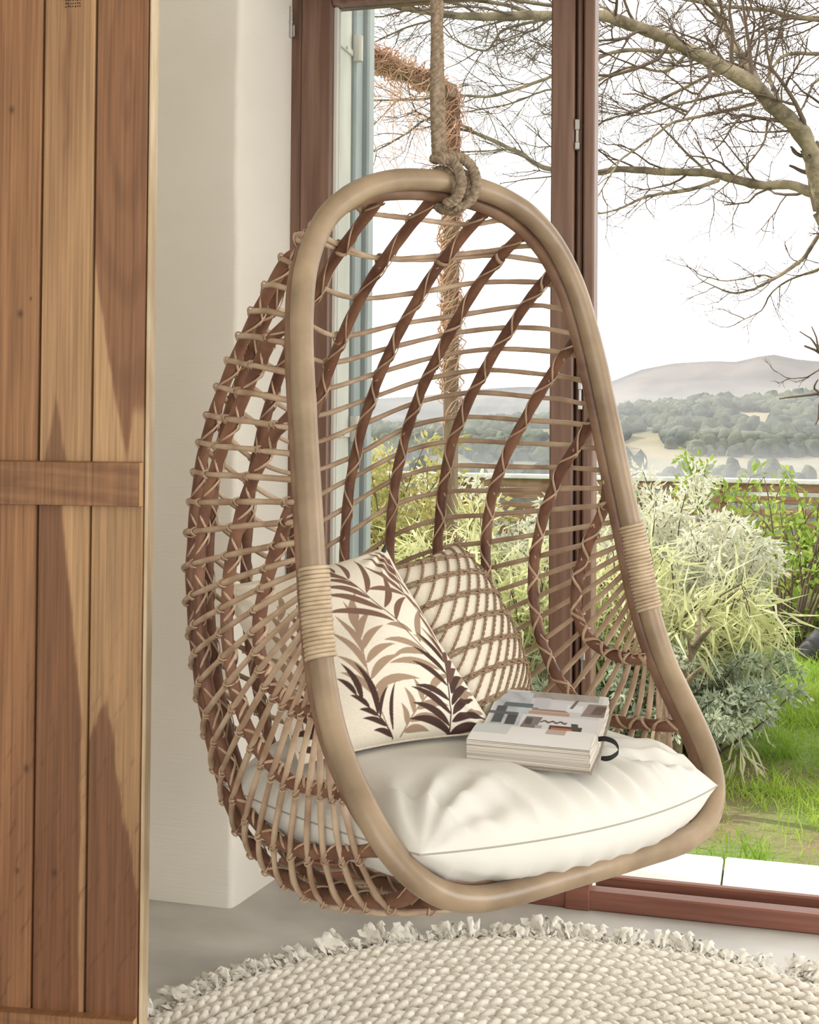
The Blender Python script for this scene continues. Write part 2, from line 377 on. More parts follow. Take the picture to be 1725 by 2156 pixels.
mb = MB(); box(mb, (xs[1249], 3.376, .026), (xs[1249]+.09, 3.40, .032), bev=.001); build('strike_plate', mb, M_steel, thr, smooth=False)

# ------------------------------------------------------------------ outside reveal and shutter
mb = MB(); box(mb, (-1.9, YF+.09, -.1), (-1.235, 3.50, 2.42)); build('wall_outer_reveal', mb, M_plaster, smooth=False, kind='structure')
YS = 3.50; XS = -1.225
sh = empty('window_shutter', (XS+.01, YS, .05), 'pale weathered wooden shutter opened against the outer wall, blue grey edge strip, hinges', 'shutter')
for k, (y0, y1) in enumerate(((YS+.004, YS+.112), (YS+.116, YS+.225))):
    mb = MB(); box(mb, (XS-.022, y0, .06), (XS, y1, 2.62), bev=.003); build('board', mb, M_shutter, sh, smooth=False)
mb = MB(); box(mb, (XS-.025, YS+.228, .03), (XS+.012, YS+.30, 2.66), bev=.006); build('edge_strip', mb, M_blue, sh, smooth=False, label='blue grey edge strip')
mb = MB(); box(mb, (XS-.02, YS+.302, .03), (XS+.03, YS+.36, 2.66), bev=.006); build('edge_strip', mb, M_blue, sh, smooth=False, label='paler blue grey outer strip')
for py in (98, 905):
    z = hY(745, py, YS+.2)[2]
    mb = MB(); box(mb, (XS-.001, YS+.06, z-.022), (XS+.006, YS+.23, z-.004), bev=.002); box(mb, (XS-.001, YS+.03, z-.03), (XS+.005, YS+.065, z+.05), bev=.002)
    tube(mb, [(XS+.016, YS+.235, z-.035), (XS+.016, YS+.235, z+.04)], .015, 14)
    for yy in (.09, .16): tube(mb, [(XS+.004, YS+yy, z-.013), (XS+.010, YS+yy, z-.013)], .005, 8)
    build('strap_hinge', mb, M_shutter, sh, smooth=False, label='painted strap hinge')

# ================================================================== OAK PLANK DOOR
DL = at(0, 900, 2.353); DR = at(305, 900, 2.316); dd = (DR-DL); dd[2] = 0; wdt = np.linalg.norm(dd); dx = dd/wdt
DN = np.array([dx[1], -dx[0], 0])          # towards the room
AX = np.array([dx, -DN, [0, 0, 1]])        # local x along, y away from the room, z up
def dpx(px): return wdt*px/305.0
def dz(px, py):
    d = (px-CX)/FPX*cR-(py-CY)/FPX*cU+cF; t = ((DL-cC)@DN)/(d@DN); return (cC+t*d)[2]
dorg = np.array([DL[0], DL[1], 0.])
door = empty('plank_door', dorg+dx*.1, 'tall oak plank door with pale and dark streaked boards, at the left edge', 'door')
def fbm(x, y, s=0):
    r = 0
    for k in range(5):
        a = 1/1.8**k; f = 1.9**k
        r = r+a*np.sin(x*f*1.3+y*f*.7+s*3.1+k*1.7+1.3*np.sin(y*f*.9+s+k))
    return r/2.2
HEART = np.array(lin(134, 94, 66)); MID = np.array(lin(164, 122, 86)); SAP = np.array(lin(198, 162, 120)); RED = np.array(lin(128, 82, 58))
def plank_col(px, py, k):
    n = fbm(px*.035, py*.004, k); n2 = fbm(px*.16, py*.006, k+5)
    c = MID+(HEART-MID)*np.clip(.35+.5*n, 0, 1)[..., None]; c = c*(1+.07*n2+.05*np.sin(px*1.9+2.5*np.sin(py*.012+k)+.8*np.sin(px*.7)))[..., None]
    def mix(mask, colr, amt=1.0):
        nonlocal c; m = (np.clip(mask, 0, 1)*amt)[..., None]; c = c*(1-m)+np.array(colr)*m
    sm = lambda d, w=1.2: 1/(1+np.exp(-np.clip(d/w, -50, 50)))
    j = 5*fbm(px*.05, py*.03, 9)+3.5*fbm(px*.3, py*.011, 2)
    if k == 0:
        mix(sm(120-abs(px-40)-.02*py)*.0, SAP)
        mix(np.clip(.3+.5*np.sin(px*.22+.9*np.sin(py*.004)), 0, 1), MID*1.1, .4)
    if k == 1:
        up = py < 1015
        mix(np.where(up, 1., 0), SAP*.97*(1), .62)
        mix(np.where(up, sm(30-abs(px-118-.10*(py-300)*0-8*np.sin(py*.006))-.06*py+22, 4)*sm(560-py, 40), 0), HEART, .35)
        mix(np.where(up, sm(8-abs(px-132-4*np.sin(py*.03))-.01*abs(py-170), 3)*sm(330-py, 20), 0), RED*.75, .55)
        mix(np.where(up, sm(5-abs(px-152), 2)*sm(200-py, 20), 0), HEART, .4)
        mix(np.where(up, sm((py-835)*.17-abs(px-118+j*.5)), 0), HEART*.9, .85)
        edge = 133+np.clip((py-1066)/450, 0, 1)*48+j*.4
        mix(np.where(up, 0, sm(edge-px)), HEART*.92, .95); mix(np.where(up, 0, sm(px-edge-1)), SAP, .75)
    if k == 2:
        up = py < 1015
        # cathedral grain of dark heartwood, pale sapwood wedge
        g = np.sin(.11*np.sqrt(np.maximum((px-262)**2*3.2+((py-190)*.30)**2, 0))+.8*fbm(px*.05, py*.01, 4))
        mix(np.where(up, 1., 0), HEART*1.12, .7); mix(np.where(up, np.clip(g, 0, 1), 0), HEART*.78, .45)
        e = 196+(np.clip(py-550, 0, 500)*.155)+np.clip(py-760, 0, 300)*.03
        mix(np.where(up, sm(e-px+j*.3)*sm(py-540, 6), 0), SAP*1.02, .9)
        mix(np.where(up, sm(px-(281-(py-870)*.12)+j*.6)*sm(py-865, 6), 0), SAP, .75)
        mix(np.where(up, 0, 1), SAP*.86, .7)
        apex = py-1470; wl = 230-np.clip(apex, 0, 900)*.45; wr = 236+np.clip(apex, 0, 900)*.14+np.clip(apex-150, 0, 900)*.04
        mix(np.where(up, 0, sm(np.minimum(px-wl, wr-px)+j)*sm(apex, 8)), HEART*.88, .95)
    if k == 0:
        mix(sm(py-1500, 200), RED*1.1, .35)
    else:
        mix(sm(py-1750, 120), RED*.95, .4)
    cell = np.clip(fbm(px*.09, py*.05, 2+k)-.45, 0, 1)*sm(py-1450, 120)
    mix(cell*2, RED*.62, .6)
    for (kx, ky, kr) in ((40, 660, 4), (62, 628, 2), (16, 224, 4), (128, 1835, 4), (66, 1620, 4), (50, 1835, 3), (8, 1700, 3)):
        mix(np.exp(-((px-kx)**2+((py-ky)*.7)**2)/(2*kr**2)), HEART*.35, .9)
    return np.clip(c, 0, 1)
edges = [-142, -29, 82, 193.5, 305]
ZB, ZTp = .05, 2.6
nz_, nx_ = 760, 64
pyA = dz(150, 1300); pyB = dz(150, 700); dpy = (1300-700)/(pyB-pyA)
for k in range(4):
    x0, x1 = dpx(edges[k])+.0012, dpx(edges[k+1])-.0012
    zs = np.linspace(ZB, ZTp, nz_ if k > 0 else 60); xs_ = np.linspace(x0, x1, nx_)
    # front face with tiny chamfer at both sides
    X = np.concatenate([[x0, x0+.0005], xs_[1:-1], [x1-.0005, x1]]); Yl = np.concatenate([[.024, .003], np.zeros(nx_-2), [.003, .024]])
    Yl[2] = .0012; Yl[-3] = .0012
    G = np.zeros((len(X), len(zs), 3)); G[:, :, 0] = X[:, None]; G[:, :, 1] = Yl[:, None]; G[:, :, 2] = zs[None]
    px = X/wdt*305; pxx = np.broadcast_to(px[:, None], G.shape[:2]); pyy = np.broadcast_to((1300-(zs-pyA)*dpy)[None], G.shape[:2])
    C = plank_col(pxx, pyy, k-1)
    mb = MB(); grid(mb, G@AX+dorg, C, flip=False)
    lo = (x0, .024, ZB); hi = (x1, .030, ZTp); box(mb, lo, hi, AX, dorg, col=MID)
    build('plank', mb, M_oak, door, smooth=False)
def rail_obj(z0, z1, seed):
    X = np.linspace(dpx(-142), dpx(302.5), 150); zs = np.concatenate([[z0, z0+.001], np.linspace(z0+.002, z1-.002, 22), [z1-.001, z1]])
    yy = np.concatenate([[0, -.018], np.full(22, -.020), [-.018, 0]])
    G = np.zeros((len(X), len(zs), 3)); G[:, :, 0] = X[:, None]; G[:, :, 1] = yy[None]; G[:, :, 2] = zs[None]
    n = fbm(X[:, None]*14, zs[None]*160, seed)
    C = MID*.95+(HEART*.95-MID)*np.clip(.5+.5*n, 0, 1)[..., None]
    mb = MB(); grid(mb, G@AX+dorg, C); box(mb, (X[-1]-.0002, -.019, z0+.001), (X[-1]+.0004, -.0002, z1-.001), AX, dorg, col=SAP*1.2)
    return build('rail', mb, M_oak, door, smooth=False)
rail_obj(dz(150, 1064), dz(150, 970.5), 1); rail_obj(dz(150, 2129)-.085, dz(150, 2129), 2)
mb = MB(); box(mb, (dpx(305), .001, ZB), (dpx(305)+.0065, .034, ZTp), AX, dorg, bev=.002); build('edge_strip', mb, M_oakedge, door, smooth=False, label='edge strip with window light put into its pale colour')
# burnt stamp near the top of the middle board: small illegible marks in three short rows
mb = MB(); r_ = np.random.default_rng(3)
for row in range(3):
    for i in range(7):
        px_ = 129+i*4.9+r_.uniform(-.6, .6); py_ = 1+row*6.5
        cx_, cz_ = dpx(px_), dz(147, py_)
        for s in range(3):
            a = r_.uniform(0, pi); l = .0012; ox, oz = r_.uniform(-.0008, .0008, 2)
            p = np.array([[cx_+ox-l*cos(a), -.0004, cz_+oz-l*sin(a)], [cx_+ox+l*cos(a), -.0004, cz_+oz+l*sin(a)]])
            tube(mb, p@AX+dorg, .00045, 5)
build('burnt_stamp', mb, M_chalk, door, smooth=False, label='small dark burnt stamp mark')

#CHAIR#
# ================================================================== HANGING CHAIR
cO = np.array([-.57037, 2.28063, 0.]); cUx = np.array([.588276, .80866, 0]); cVx = np.array([.80866, -.588276, 0])
def cw(P):
    P = np.asarray(P, float); return cO+P[..., :1]*cUx+P[..., 1:2]*cVx+P[..., 2:3]*np.array([0, 0, 1.])
RIM = np.array([[0.0, 0.0, 1.641], [0.061, 0.0, 1.638], [0.12, 0.001, 1.629], [0.174, 0.002, 1.612], [0.222, 0.003, 1.586], [0.262, 0.005, 1.551], [0.292, 0.011, 1.506], [0.314, 0.02, 1.453], [0.327, 0.032, 1.393], [0.336, 0.046, 1.328], [0.342, 0.061, 1.259], [0.347, 0.077, 1.188], [0.352, 0.093, 1.115], [0.357, 0.11, 1.042], [0.362, 0.126, 0.97], [0.366, 0.142, 0.901], [0.37, 0.163, 0.835], [0.373, 0.189, 0.776], [0.374, 0.222, 0.725], [0.371, 0.257, 0.679], [0.363, 0.289, 0.638], [0.347, 0.316, 0.601], [0.322, 0.336, 0.571], [0.287, 0.35, 0.548], [0.241, 0.359, 0.535], [0.188, 0.364, 0.531], [0.129, 0.366, 0.531], [0.065, 0.368, 0.532], [0.0, 0.37, 0.533]])
def loop_of(R):
    L = R[1:-1][::-1]*np.array([-1, 1, 1]); return np.vstack([R, L])
rim_loop = crs(loop_of(RIM), 320, True)
chair = empty('hanging_chair', cw([0, .05, .40]), 'rattan egg shaped hanging chair with open cane basket, tied to a rope', 'chair')
mb = MB(); T_, N_, B_ = frames(cw(rim_loop), True)
rr = .0192*(1+.012*np.sin(np.arange(320)*.13)+.01*np.sin(np.arange(320)*.41))
for k0 in (18, 77, 140, 205, 262, 300): rr[k0-1:k0+2] *= 1.025
tube(mb, cw(rim_loop), rr, 20, True)
build('main_hoop', mb, M_rattan, chair)
# second, thinner hoop lying against the back of the main one
INN = RIM.copy(); c0 = np.array([0, 1.1])
dzv = np.gradient(RIM[:, 2]); du = np.gradient(RIM[:, 0]); nl = np.hypot(dzv, du); nz = du/nl
INN[:, 1] -= .030; INN[:, 2] -= .019*nz; INN[:, 0] -= .003*np.abs(dzv/nl); INN[0, 0] = INN[-1, 0] = 0
inn_loop = crs(loop_of(INN), 300, True)
mb = MB(); tube(mb, cw(inn_loop), .0135*(1+.02*np.sin(np.arange(300)*.2)), 14, True)
build('inner_hoop', mb, M_rattan2, chair)

UK = [0, .12, .22, .295, .338, .355, .362]
RP = {6: [(.066, 1.11), (.04, 1.05), (-.005, .97), (-.03, .90), (-.03, .85), (-.01, .81), (.03, .785), (.08, .775), (.12, .777), (.165, .79)],
 5: [(.035, 1.235), (-.03, 1.165), (-.08, 1.10), (-.115, 1.03), (-.14, .95), (-.145, .88), (-.13, .80), (-.09, .73), (-.03, .68), (.05, .655), (.13, .66), (.238, .675)],
 4: [(.005, 1.385), (-.06, 1.33), (-.13, 1.25), (-.185, 1.18), (-.23, 1.11), (-.26, 1.03), (-.27, .95), (-.265, .87), (-.25, .79), (-.215, .71), (-.17, .64), (-.12, .582), (-.04, .548), (.04, .543), (.12, .558), (.20, .58), (.29, .61)],
 3: [(-.02, 1.515), (-.08, 1.47), (-.155, 1.40), (-.22, 1.33), (-.275, 1.26), (-.325, 1.18), (-.355, 1.09), (-.37, 1.0), (-.375, .92), (-.36, .82), (-.335, .73), (-.30, .65), (-.25, .57), (-.19, .51), (-.11, .475), (-.03, .462), (.06, .466), (.15, .485), (.24, .51), (.318, .548)],
 2: [(-.027, 1.575), (-.10, 1.535), (-.19, 1.46), (-.27, 1.37), (-.34, 1.28), (-.39, 1.19), (-.425, 1.09), (-.44, 1.0), (-.445, .9), (-.43, .8), (-.40, .71), (-.35, .61), (-.28, .53), (-.19, .47), (-.09, .445), (.02, .445), (.13, .46), (.24, .49), (.33, .525)],
 1: [(-.03, 1.607), (-.11, 1.555), (-.2, 1.485), (-.29, 1.39), (-.36, 1.295), (-.415, 1.19), (-.45, 1.09), (-.465, 1.0), (-.47, .9), (-.455, .79), (-.42, .69), (-.37, .59), (-.29, .505), (-.19, .45), (-.08, .43), (.03, .43), (.14, .447), (.25, .482), (.335, .515)],
 0: [(-.03, 1.617), (-.11, 1.57), (-.21, 1.495), (-.3, 1.4), (-.37, 1.3), (-.425, 1.2), (-.46, 1.09), (-.475, 1.0), (-.48, .9), (-.465, .79), (-.43, .68), (-.375, .58), (-.295, .495), (-.19, .44), (-.08, .42), (.03, .422), (.14, .442), (.25, .478), (.337, .515)]}
RC = {k: crs(np.array(v), 200) for k, v in RP.items()}
def rayhit(E, D, C):
    """first crossing of the half line E + s D with polyline C (2-D)"""
    best = None
    A = C[:-1]; Bv = C[1:]-A
    den = D[0]*Bv[:, 1]-D[1]*Bv[:, 0]; w = A-E
    s = (w[:, 0]*Bv[:, 1]-w[:, 1]*Bv[:, 0])/den; q = (w[:, 0]*D[1]-w[:, 1]*D[0])/den
    ok = (s > .004) & (q >= -.001) & (q <= 1.001)
    if not ok.any(): return None
    s = s[ok].min(); return E+s*D, s
EZ = [1.590, 1.550, 1.508, 1.468, 1.428, 1.383, 1.34, 1.292, 1.247, 1.205, 1.164, 1.124, 1.09, 1.06, 1.03, 1.006, .987, .970, .954, .939, .924, .908, .893, .875, .856, .836, .816, .796, .776, .757, .737]
R3 = [None, None, (-.03, 1.512), (-.065, 1.478), (-.105, 1.435), (-.142, 1.394), (-.18, 1.353), (-.213, 1.311), (-.247, 1.266), (-.282, 1.217), (-.307, 1.168), (-.327, 1.116), (-.350, 1.062), (-.364, 1.006), (-.372, .943), (-.371, .881), (-.361, .824), (-.35, .772), (-.332, .716), (-.306, .655), (-.275, .603), (-.238, .557), (-.193, .516), (-.145, .49), (-.098, .473), (-.047, .463), (.010, .463), (.066, .467), (.121, .476), (.178, .490), (.232, .507)]
ncane = len(EZ)
side = INN[:23]
rng2 = np.random.default_rng(11)
cross_pts = {k: [] for k in range(-6, 7)}
prevm = None
for i, ez in enumerate(EZ):
    ea = np.interp(-ez, -side[:, 2], side[:, 0]); ev = np.interp(-ez, -side[:, 2], side[:, 1])
    E = np.array([ev, ez])
    if R3[i] is None: D = np.array([-1, .15 if i == 0 else -.02])
    else: D = np.array(R3[i])-E
    D = D/np.linalg.norm(D)
    pts = []
    pts.append((ea, ev, ez))
    for k in (6, 5, 4, 3, 2, 1, 0):
        h = rayhit(E, D, RC[k])
        if h is None: continue
        p = h[0].copy()
        if k < 3:
            g_ = np.interp(i, [0, 3, 9, 18, 26, 30], [.3, .65, 1, 1, .5, 0]); sh_ = {2: .028, 1: .080, 0: .130}[k]*g_
            Ck = RC[k]; j_ = int(np.argmin(np.linalg.norm(Ck-p, axis=1))); al_ = np.r_[0, np.cumsum(np.linalg.norm(np.diff(Ck[j_:], axis=0), axis=1))]
            p = Ck[min(j_+int(np.searchsorted(al_, sh_)), len(Ck)-2)]
        pts.append((UK[k], p[0], p[1]))
    # keep cane crossings ordered outwards
    if pts[-1][0] > .01: pts.append((0, pts[-1][1]-.01, pts[-1][2]-.008))
    right = np.array(pts); left = right[:-1][::-1]*np.array([-1, 1, 1])
    full = np.vstack([right, left]); 
    sm = crs(full, 110)
    # canes lie just outside the ribs
    out = sm.copy(); cen = np.array([0, 0, .98]); nrm = sm-cen; nrm[:, 0] *= 1.1; nrm /= np.linalg.norm(nrm, axis=1)[:, None]
    wgt = np.clip(np.minimum(np.arange(110), np.arange(110)[::-1])/8, 0, 1)[:, None]
    out = sm+nrm*.0105*wgt
    rad = .0050*(1+.06*np.sin(np.arange(110)*.9+i)+.05*np.sin(np.arange(110)*.23+i*2))
    mb = MB(); tube(mb, cw(out), rad, 8)
    build('cane', mb, M_cane, chair)
    for (u, v, z) in pts[1:]:
        k = UK.index(u) if u in UK else 0
        j = np.argmin(np.linalg.norm(sm-np.array([u, v, z]), axis=1)); cross_pts[k].append((out[j], out[min(j+1, 109)]-out[max(j-1, 0)], np.array([u, v, z]), nrm[j]))
        if k:
            j = np.argmin(np.linalg.norm(sm-np.array([-u, v, z]), axis=1)); cross_pts[-k].append((out[j], out[min(j+1, 109)]-out[max(j-1, 0)], np.array([-u, v, z]), nrm[j]))
for k in range(-6, 7):
    s = -1 if k < 0 else 1
    C2 = RC[abs(k)]; n = 190
    P = np.column_stack([np.full(len(C2), s*UK[abs(k)]), C2[:, 0], C2[:, 1]]); P = crs(P, n)
    # ends meet the inner hoop
    for e in (0, -1):
        q = P[e]; j = np.argmin(np.linalg.norm(inn_loop-q, axis=1)); d = inn_loop[j]-q
        w = np.clip(1-np.linalg.norm(P-q, axis=1)/.05, 0, 1)[:, None]; P = P+d*w
    arc = np.r_[0, np.cumsum(np.linalg.norm(np.diff(P, axis=0), axis=1))]
    pw = cw(P)
    mb = MB(); tube(mb, pw, .0108*(1+.05*np.sin(arc*60+k)), 12, flat=1.0)
    rib = build('rib', mb, M_rib, chair)
    # flat strip wound round the rib, one turn to each cane, and a loop tying each cane down
    mb = MB()
    cr_ = sorted(cross_pts[k], key=lambda c: np.argmin(np.linalg.norm(P-c[2], axis=1)))
    js = [0]+[int(np.argmin(np.linalg.norm(P-c[2], axis=1))) for c in cr_]+[n-1]
    js = sorted(set(js)); ph = np.interp(np.arange(n*4)/4, js, np.arange(len(js)))*2*pi
    Pf = np.stack([np.interp(np.arange(n*4)/4, np.arange(n), pw[:, i]) for i in range(3)], -1)
    T, N, B = frames(Pf)
    inw = cw(np.array([0, .1, .98]))-Pf; inw /= np.linalg.norm(inw, axis=1)[:, None]; inw -= T*np.sum(inw*T, 1)[:, None]
    for sg in (1, -1):
        D_ = np.cos(ph*sg*.5+1.2)[:, None]*N+np.sin(ph*sg*.5+1.2)[:, None]*B
        H = Pf+.0112*D_+inw*.0032; rows_ = [H-T*.0042-D_*.0008, H-T*.002+D_*.0012, H+T*.002+D_*.0012, H+T*.0042-D_*.0008]
        grid(mb, np.stack([r_[6:-6] for r_ in rows_], 0))
    for (c, dr, q, nr) in cr_:
        dr = dr/np.linalg.norm(dr); j = int(np.argmin(np.linalg.norm(P-q, axis=1)))
        tg = P[min(j+1, n-1)]-P[max(j-1, 0)]; tg /= np.linalg.norm(tg)+1e-9
        ctr = (c+q)/2; a = np.arange(14)/14*2*pi
        for off in (-.003, .003):
            L_ = ctr+tg*.0085*np.cos(a)[:, None]+nr*.0135*np.sin(a)[:, None]+dr*(off+.004*np.cos(a)[:, None]*np.sign(off))
            tube(mb, cw(L_), .0016, 5, True)
    build('binding', mb, M_bind, rib, label='pale cane strip binding the rib to the canes')
# tight cane wraps near the middle of both sides of the main hoop
def wrap(zlo, zhi, sgn):
    m = (np.abs(rim_loop[:, 0]) > .3) & (np.sign(rim_loop[:, 0]) == sgn)
    seg = rim_loop[m]; seg = seg[np.argsort(seg[:, 2])]; seg = seg[(seg[:, 2] > zlo) & (seg[:, 2] < zhi)]
    turns = int((zhi-zlo)/.0068); C_ = crs(seg, turns*16); C_ = cw(C_); T, N, B = frames(C_)
    ph = np.arange(len(C_))/16*2*pi
    H = C_+(.0215+.0006*np.sin(ph*.37))[:, None]*(np.cos(ph)[:, None]*N+np.sin(ph)[:, None]*B)
    mb = MB(); tube(mb, H, .0036, 6); build('cane_wrap', mb, M_wrap, chair, label='tight pale cane wrapping on the hoop')
wrap(.858, 1.002, -1); wrap(.865, 1.035, 1)
# small pins tying the two hoops
mb = MB(); 
for j in range(0, 320, 5):
    p = rim_loop[j]; q = inn_loop[np.argmin(np.linalg.norm(inn_loop-p, axis=1))]
    tube(mb, cw(np.array([p, q])), .003, 6)
build('hoop_pins', mb, M_rattan2, chair, kind='stuff')

# ------------------------------------------------------------------ rope
def cpx(px, py, v=0.):   # a point seen at a pixel, in the vertical plane of the hoop top
    d = (px-CX)/FPX*cR-(py-CY)/FPX*cU+cF; o = cC-cO; t = (v-o@cVx)/(d@cVx); return cC+t*d
def twisted(mb, P, r, strands=3, pitch=.03, sides=7, rs=None):
    n = max(40, int(np.sum(np.linalg.norm(np.diff(P, axis=0), axis=1))/pitch*14)); P = crs(P, n); T, N, B = frames(P)
    L = np.r_[0, np.cumsum(np.linalg.norm(np.diff(P, axis=0), axis=1))]
    r = r if np.ndim(r) == 0 else np.interp(np.linspace(0, 1, n), np.linspace(0, 1, len(r)), r)
    for k in range(strands):
        a = L/pitch*2*pi+k*2*pi/strands
        H = P+(np.asarray(r)*.5)[..., None]*(np.cos(a)[:, None]*N+np.sin(a)[:, None]*B) if np.ndim(r) else P+.5*r*(np.cos(a)[:, None]*N+np.sin(a)[:, None]*B)
        tube(mb, H, np.asarray(r)*.56, sides)
knot = cw([.012, 0, 1.665])
rope = empty('hanging_rope', knot+np.array([0, 0, .02]), 'thick twisted jute rope looped around the top of the hoop', 'rope')
top = cpx(917, -180, .0); mid = [cpx(x, y, 0.) for x, y in ((920, -60), (920, 10), (921, 90), (921, 170), (922, 240), (924, 300), (925, 334))]
path = np.array([top]+mid); path = np.vstack([[[path[0][0], path[0][1], 2.75]], path])
mb = MB(); wv = [.0085, .0085, .008, .0075, .0085, .0095, .0095, .0085, .0095, .0095]
q = crs(path, 60)
for off in (-1, 1):
    o_ = np.array([cUx*off*.0045]*60)*np.interp(np.linspace(0, 1, 60), np.linspace(0, 1, 10), [.6, .6, .6, .5, .8, 1.25, 1.3, .75, 1.1, 1.1])[:, None]
    twisted(mb, q+o_, wv, 4, .03)
build('rope_strands', mb, M_rope, rope)
def ring(uc, tilt, R=.034, zc=1.634, w=0.):
    a = np.linspace(0, 2*pi, 26)[:-1]
    return np.stack([uc+tilt*np.sin(a), -.012+R*1.1*np.cos(a)-.004, zc+R*np.sin(a)*1.15-.004], -1)
for i, (uc, tl) in enumerate(((.004, -.010), (.036, .006))):
    L_ = ring(uc, tl, .0305, 1.632); L_ = np.vstack([L_, L_[:1]]); mb = MB(); twisted(mb, cw(L_), .0085, 3, .022)
    build('rope_loop', mb, M_rope, rope)
mb = MB()
twisted(mb, cw(np.array([(-.006, .012, 1.684), (.014, .022, 1.682), (.032, .028, 1.668), (.042, .030, 1.645), (.040, .026, 1.618), (.026, .016, 1.600), (.006, .010, 1.596)])), .0095, 3, .022)
twisted(mb, cw(np.array([(-.030, .012, 1.680), (-.010, .022, 1.676), (.002, .030, 1.656), (.006, .032, 1.630), (-.002, .026, 1.606), (-.016, .014, 1.598)])), .0095, 3, .022)
twisted(mb, cw(np.array([(.000, -.016, 1.682), (-.020, -.012, 1.680), (-.028, .002, 1.680), (-.020, .016, 1.674), (-.004, .016, 1.676), (.006, .004, 1.684)])), .0085, 3, .022)
build('rope_knot', mb, M_rope, rope)
# loose fibres
mb = MB()
for _ in range(130):
    j = rng.integers(0, 58); a = rng.uniform(0, 2*pi); p = q[j]+.016*np.array([cos(a)*cUx[0], cos(a)*cUx[1], 0])
    tube(mb, [p, p+rng.normal(0, .006, 3), p+rng.normal(0, .010, 3)], .00022, 3)
build('loose_fibres', mb, M_rope, rope, kind='stuff')

# ================================================================== SEAT CUSHION
def pillow_grid(cr, thick, n=150, prof=.5, pinch=.06, gen=None):
    """cr: corners BL, BR, TR, TL (world); returns front and back grids, normal n=(BR-BL)x(TL-BL)"""
    BL, BR, TR, TL = map(np.asarray, cr)
    t = np.linspace(-1, 1, n); t = np.sign(t)*(1-(1-np.abs(t))**1.25); s = (t+1)/2
    u, v = np.meshgrid(s, s, indexing='ij')
    # pull the edges in between the corners
    uu = u+(.5-u)*pinch*2*np.abs(np.sin(pi*v))**1.0*np.abs(2*u-1)**3
    vv = v+(.5-v)*pinch*2*np.abs(np.sin(pi*u))**1.0*np.abs(2*v-1)**3
    P = ((1-uu)*(1-vv))[..., None]*BL+(uu*(1-vv))[..., None]*BR+(uu*vv)[..., None]*TR+((1-uu)*vv)[..., None]*TL
    nn = np.cross(BR-BL, TL-BL); nn /= np.linalg.norm(nn)
    x, y = 2*u-1, 2*v-1
    b = ((1-np.abs(x)**2.2)*(1-np.abs(y)**2.2)); b = np.clip(b, 0, 1)**prof
    return P, nn, b, u, v
cz = lambda u, v, z: cw(np.array([u, v, z]))
BLc, BRc, TRc, TLc = cz(-.33, .345, .612), cz(.322, .345, .600), cz(.318, -.20, .600), cz(-.325, -.20, .588)
n = 240
t = np.linspace(-1, 1, n); t = np.sign(t)*(1-(1-np.abs(t))**1.8); s = (t+1)/2
u, v = np.meshgrid(s, s, indexing='ij'); x, y = 2*u-1, 2*v-1
P = ((1-u)*(1-v))[..., None]*BLc+(u*(1-v))[..., None]*BRc+(u*v)[..., None]*TRc+((1-u)*v)[..., None]*TLc
bul = .058*(1-x**2)*np.sign(y)*np.abs(y)**6
P = P-bul[..., None]*cVx*1.0; P = P+(.020*(1-y**2)*np.sign(x)*np.abs(x)**6)[..., None]*cUx
b = np.clip((1-np.abs(x)**7.0)*(1-np.abs(y)**9), 0, 1)**.5*(1-.55*(np.abs(x*y))**5)*(1-.16*x**2)*(1-.1*y**2)
def creases(x, y, seed, amp=1):
    r = np.random.default_rng(seed); h = 0
    # pleats running inwards from the front seam
    ed = np.clip(1-(1+y)/.55, 0, 1)
    h = h+.0115*ed*(1-ed*.25)*(1.2-2*np.abs(np.sin(x*15+2*y+1.5*np.sin(x*5)))**.6+.7*np.sin(x*41+3*y+1)*ed)*(.45+.55*np.abs(np.sin(x*2.2+.4)))
    # folds radiating from the corners
    for (cx_, cy_) in ((-1, -1), (1, -1), (-1, 1), (1, 1)):
        a = np.arctan2(y-cy_, x-cx_)*cx_*-1; d = np.hypot(x-cx_, y-cy_)
        h = h+.0095*np.exp(-((d-.36)/.24)**2)*np.sin(a*15+3*d+r.uniform(0, 3))*np.clip(d*3, 0, 1)
    h = h+.004*np.sin(x*3.3+1.3*np.sin(y*4)+r.uniform(0, 6))*np.sin(y*3.9+1)
    h = h-.010*np.exp(-((x-.10)**2+(y+.05)**2)/.10)
    return h*amp
topz = .080*b; cr_t = creases(x, y, 3)*np.clip(b*1.3, 0, 1)
mb = MB()
Pt = P.copy(); Pt[..., 2] += topz+cr_t
Pb = P.copy(); Pb += (cVx*.034)*(b*np.clip(1-(1+y)*1.2, 0, 1)*(1-x**4))[..., None]; Pb[..., 2] -= .092*b+.5*creases(-x, y, 8)*np.clip(b, 0, 1)
grid(mb, Pt); grid(mb, Pb, flip=True)
cushion = build('seat_cushion', mb, M_cush, None, loc=cz(0, .08, .52))
tag(cushion, 'large off-white cotton seat cushion with side seam, filling the chair basket', 'cushion')
mb = MB(); edge = np.vstack([P[:, 0], P[-1, 1:], P[::-1, -1][1:], P[0, ::-1][1:-1]])
tube(mb, edge, .0014, 6, True); build('seam', mb, M_seam, cushion, label='stitched seam')
topgrid = Pt
def top_at(p):   # cushion top height below a world point
    d = (topgrid[..., 0]-p[0])**2+(topgrid[..., 1]-p[1])**2; return topgrid[..., 2].ravel()[np.argmin(d)]

# ================================================================== LEAF PRINT PILLOW
BLp, BRp, TRp, TLp = cz(-.315, .02, .668), cz(.035, .100, .684), cz(-.045, -.115, .985), cz(-.325, -.215, .925)
DARK = np.array(lin(74, 52, 46)); BR1 = np.array(lin(124, 94, 80)); TAN = np.array(lin(166, 142, 120)); CREAM = np.array(lin(234, 227, 212))
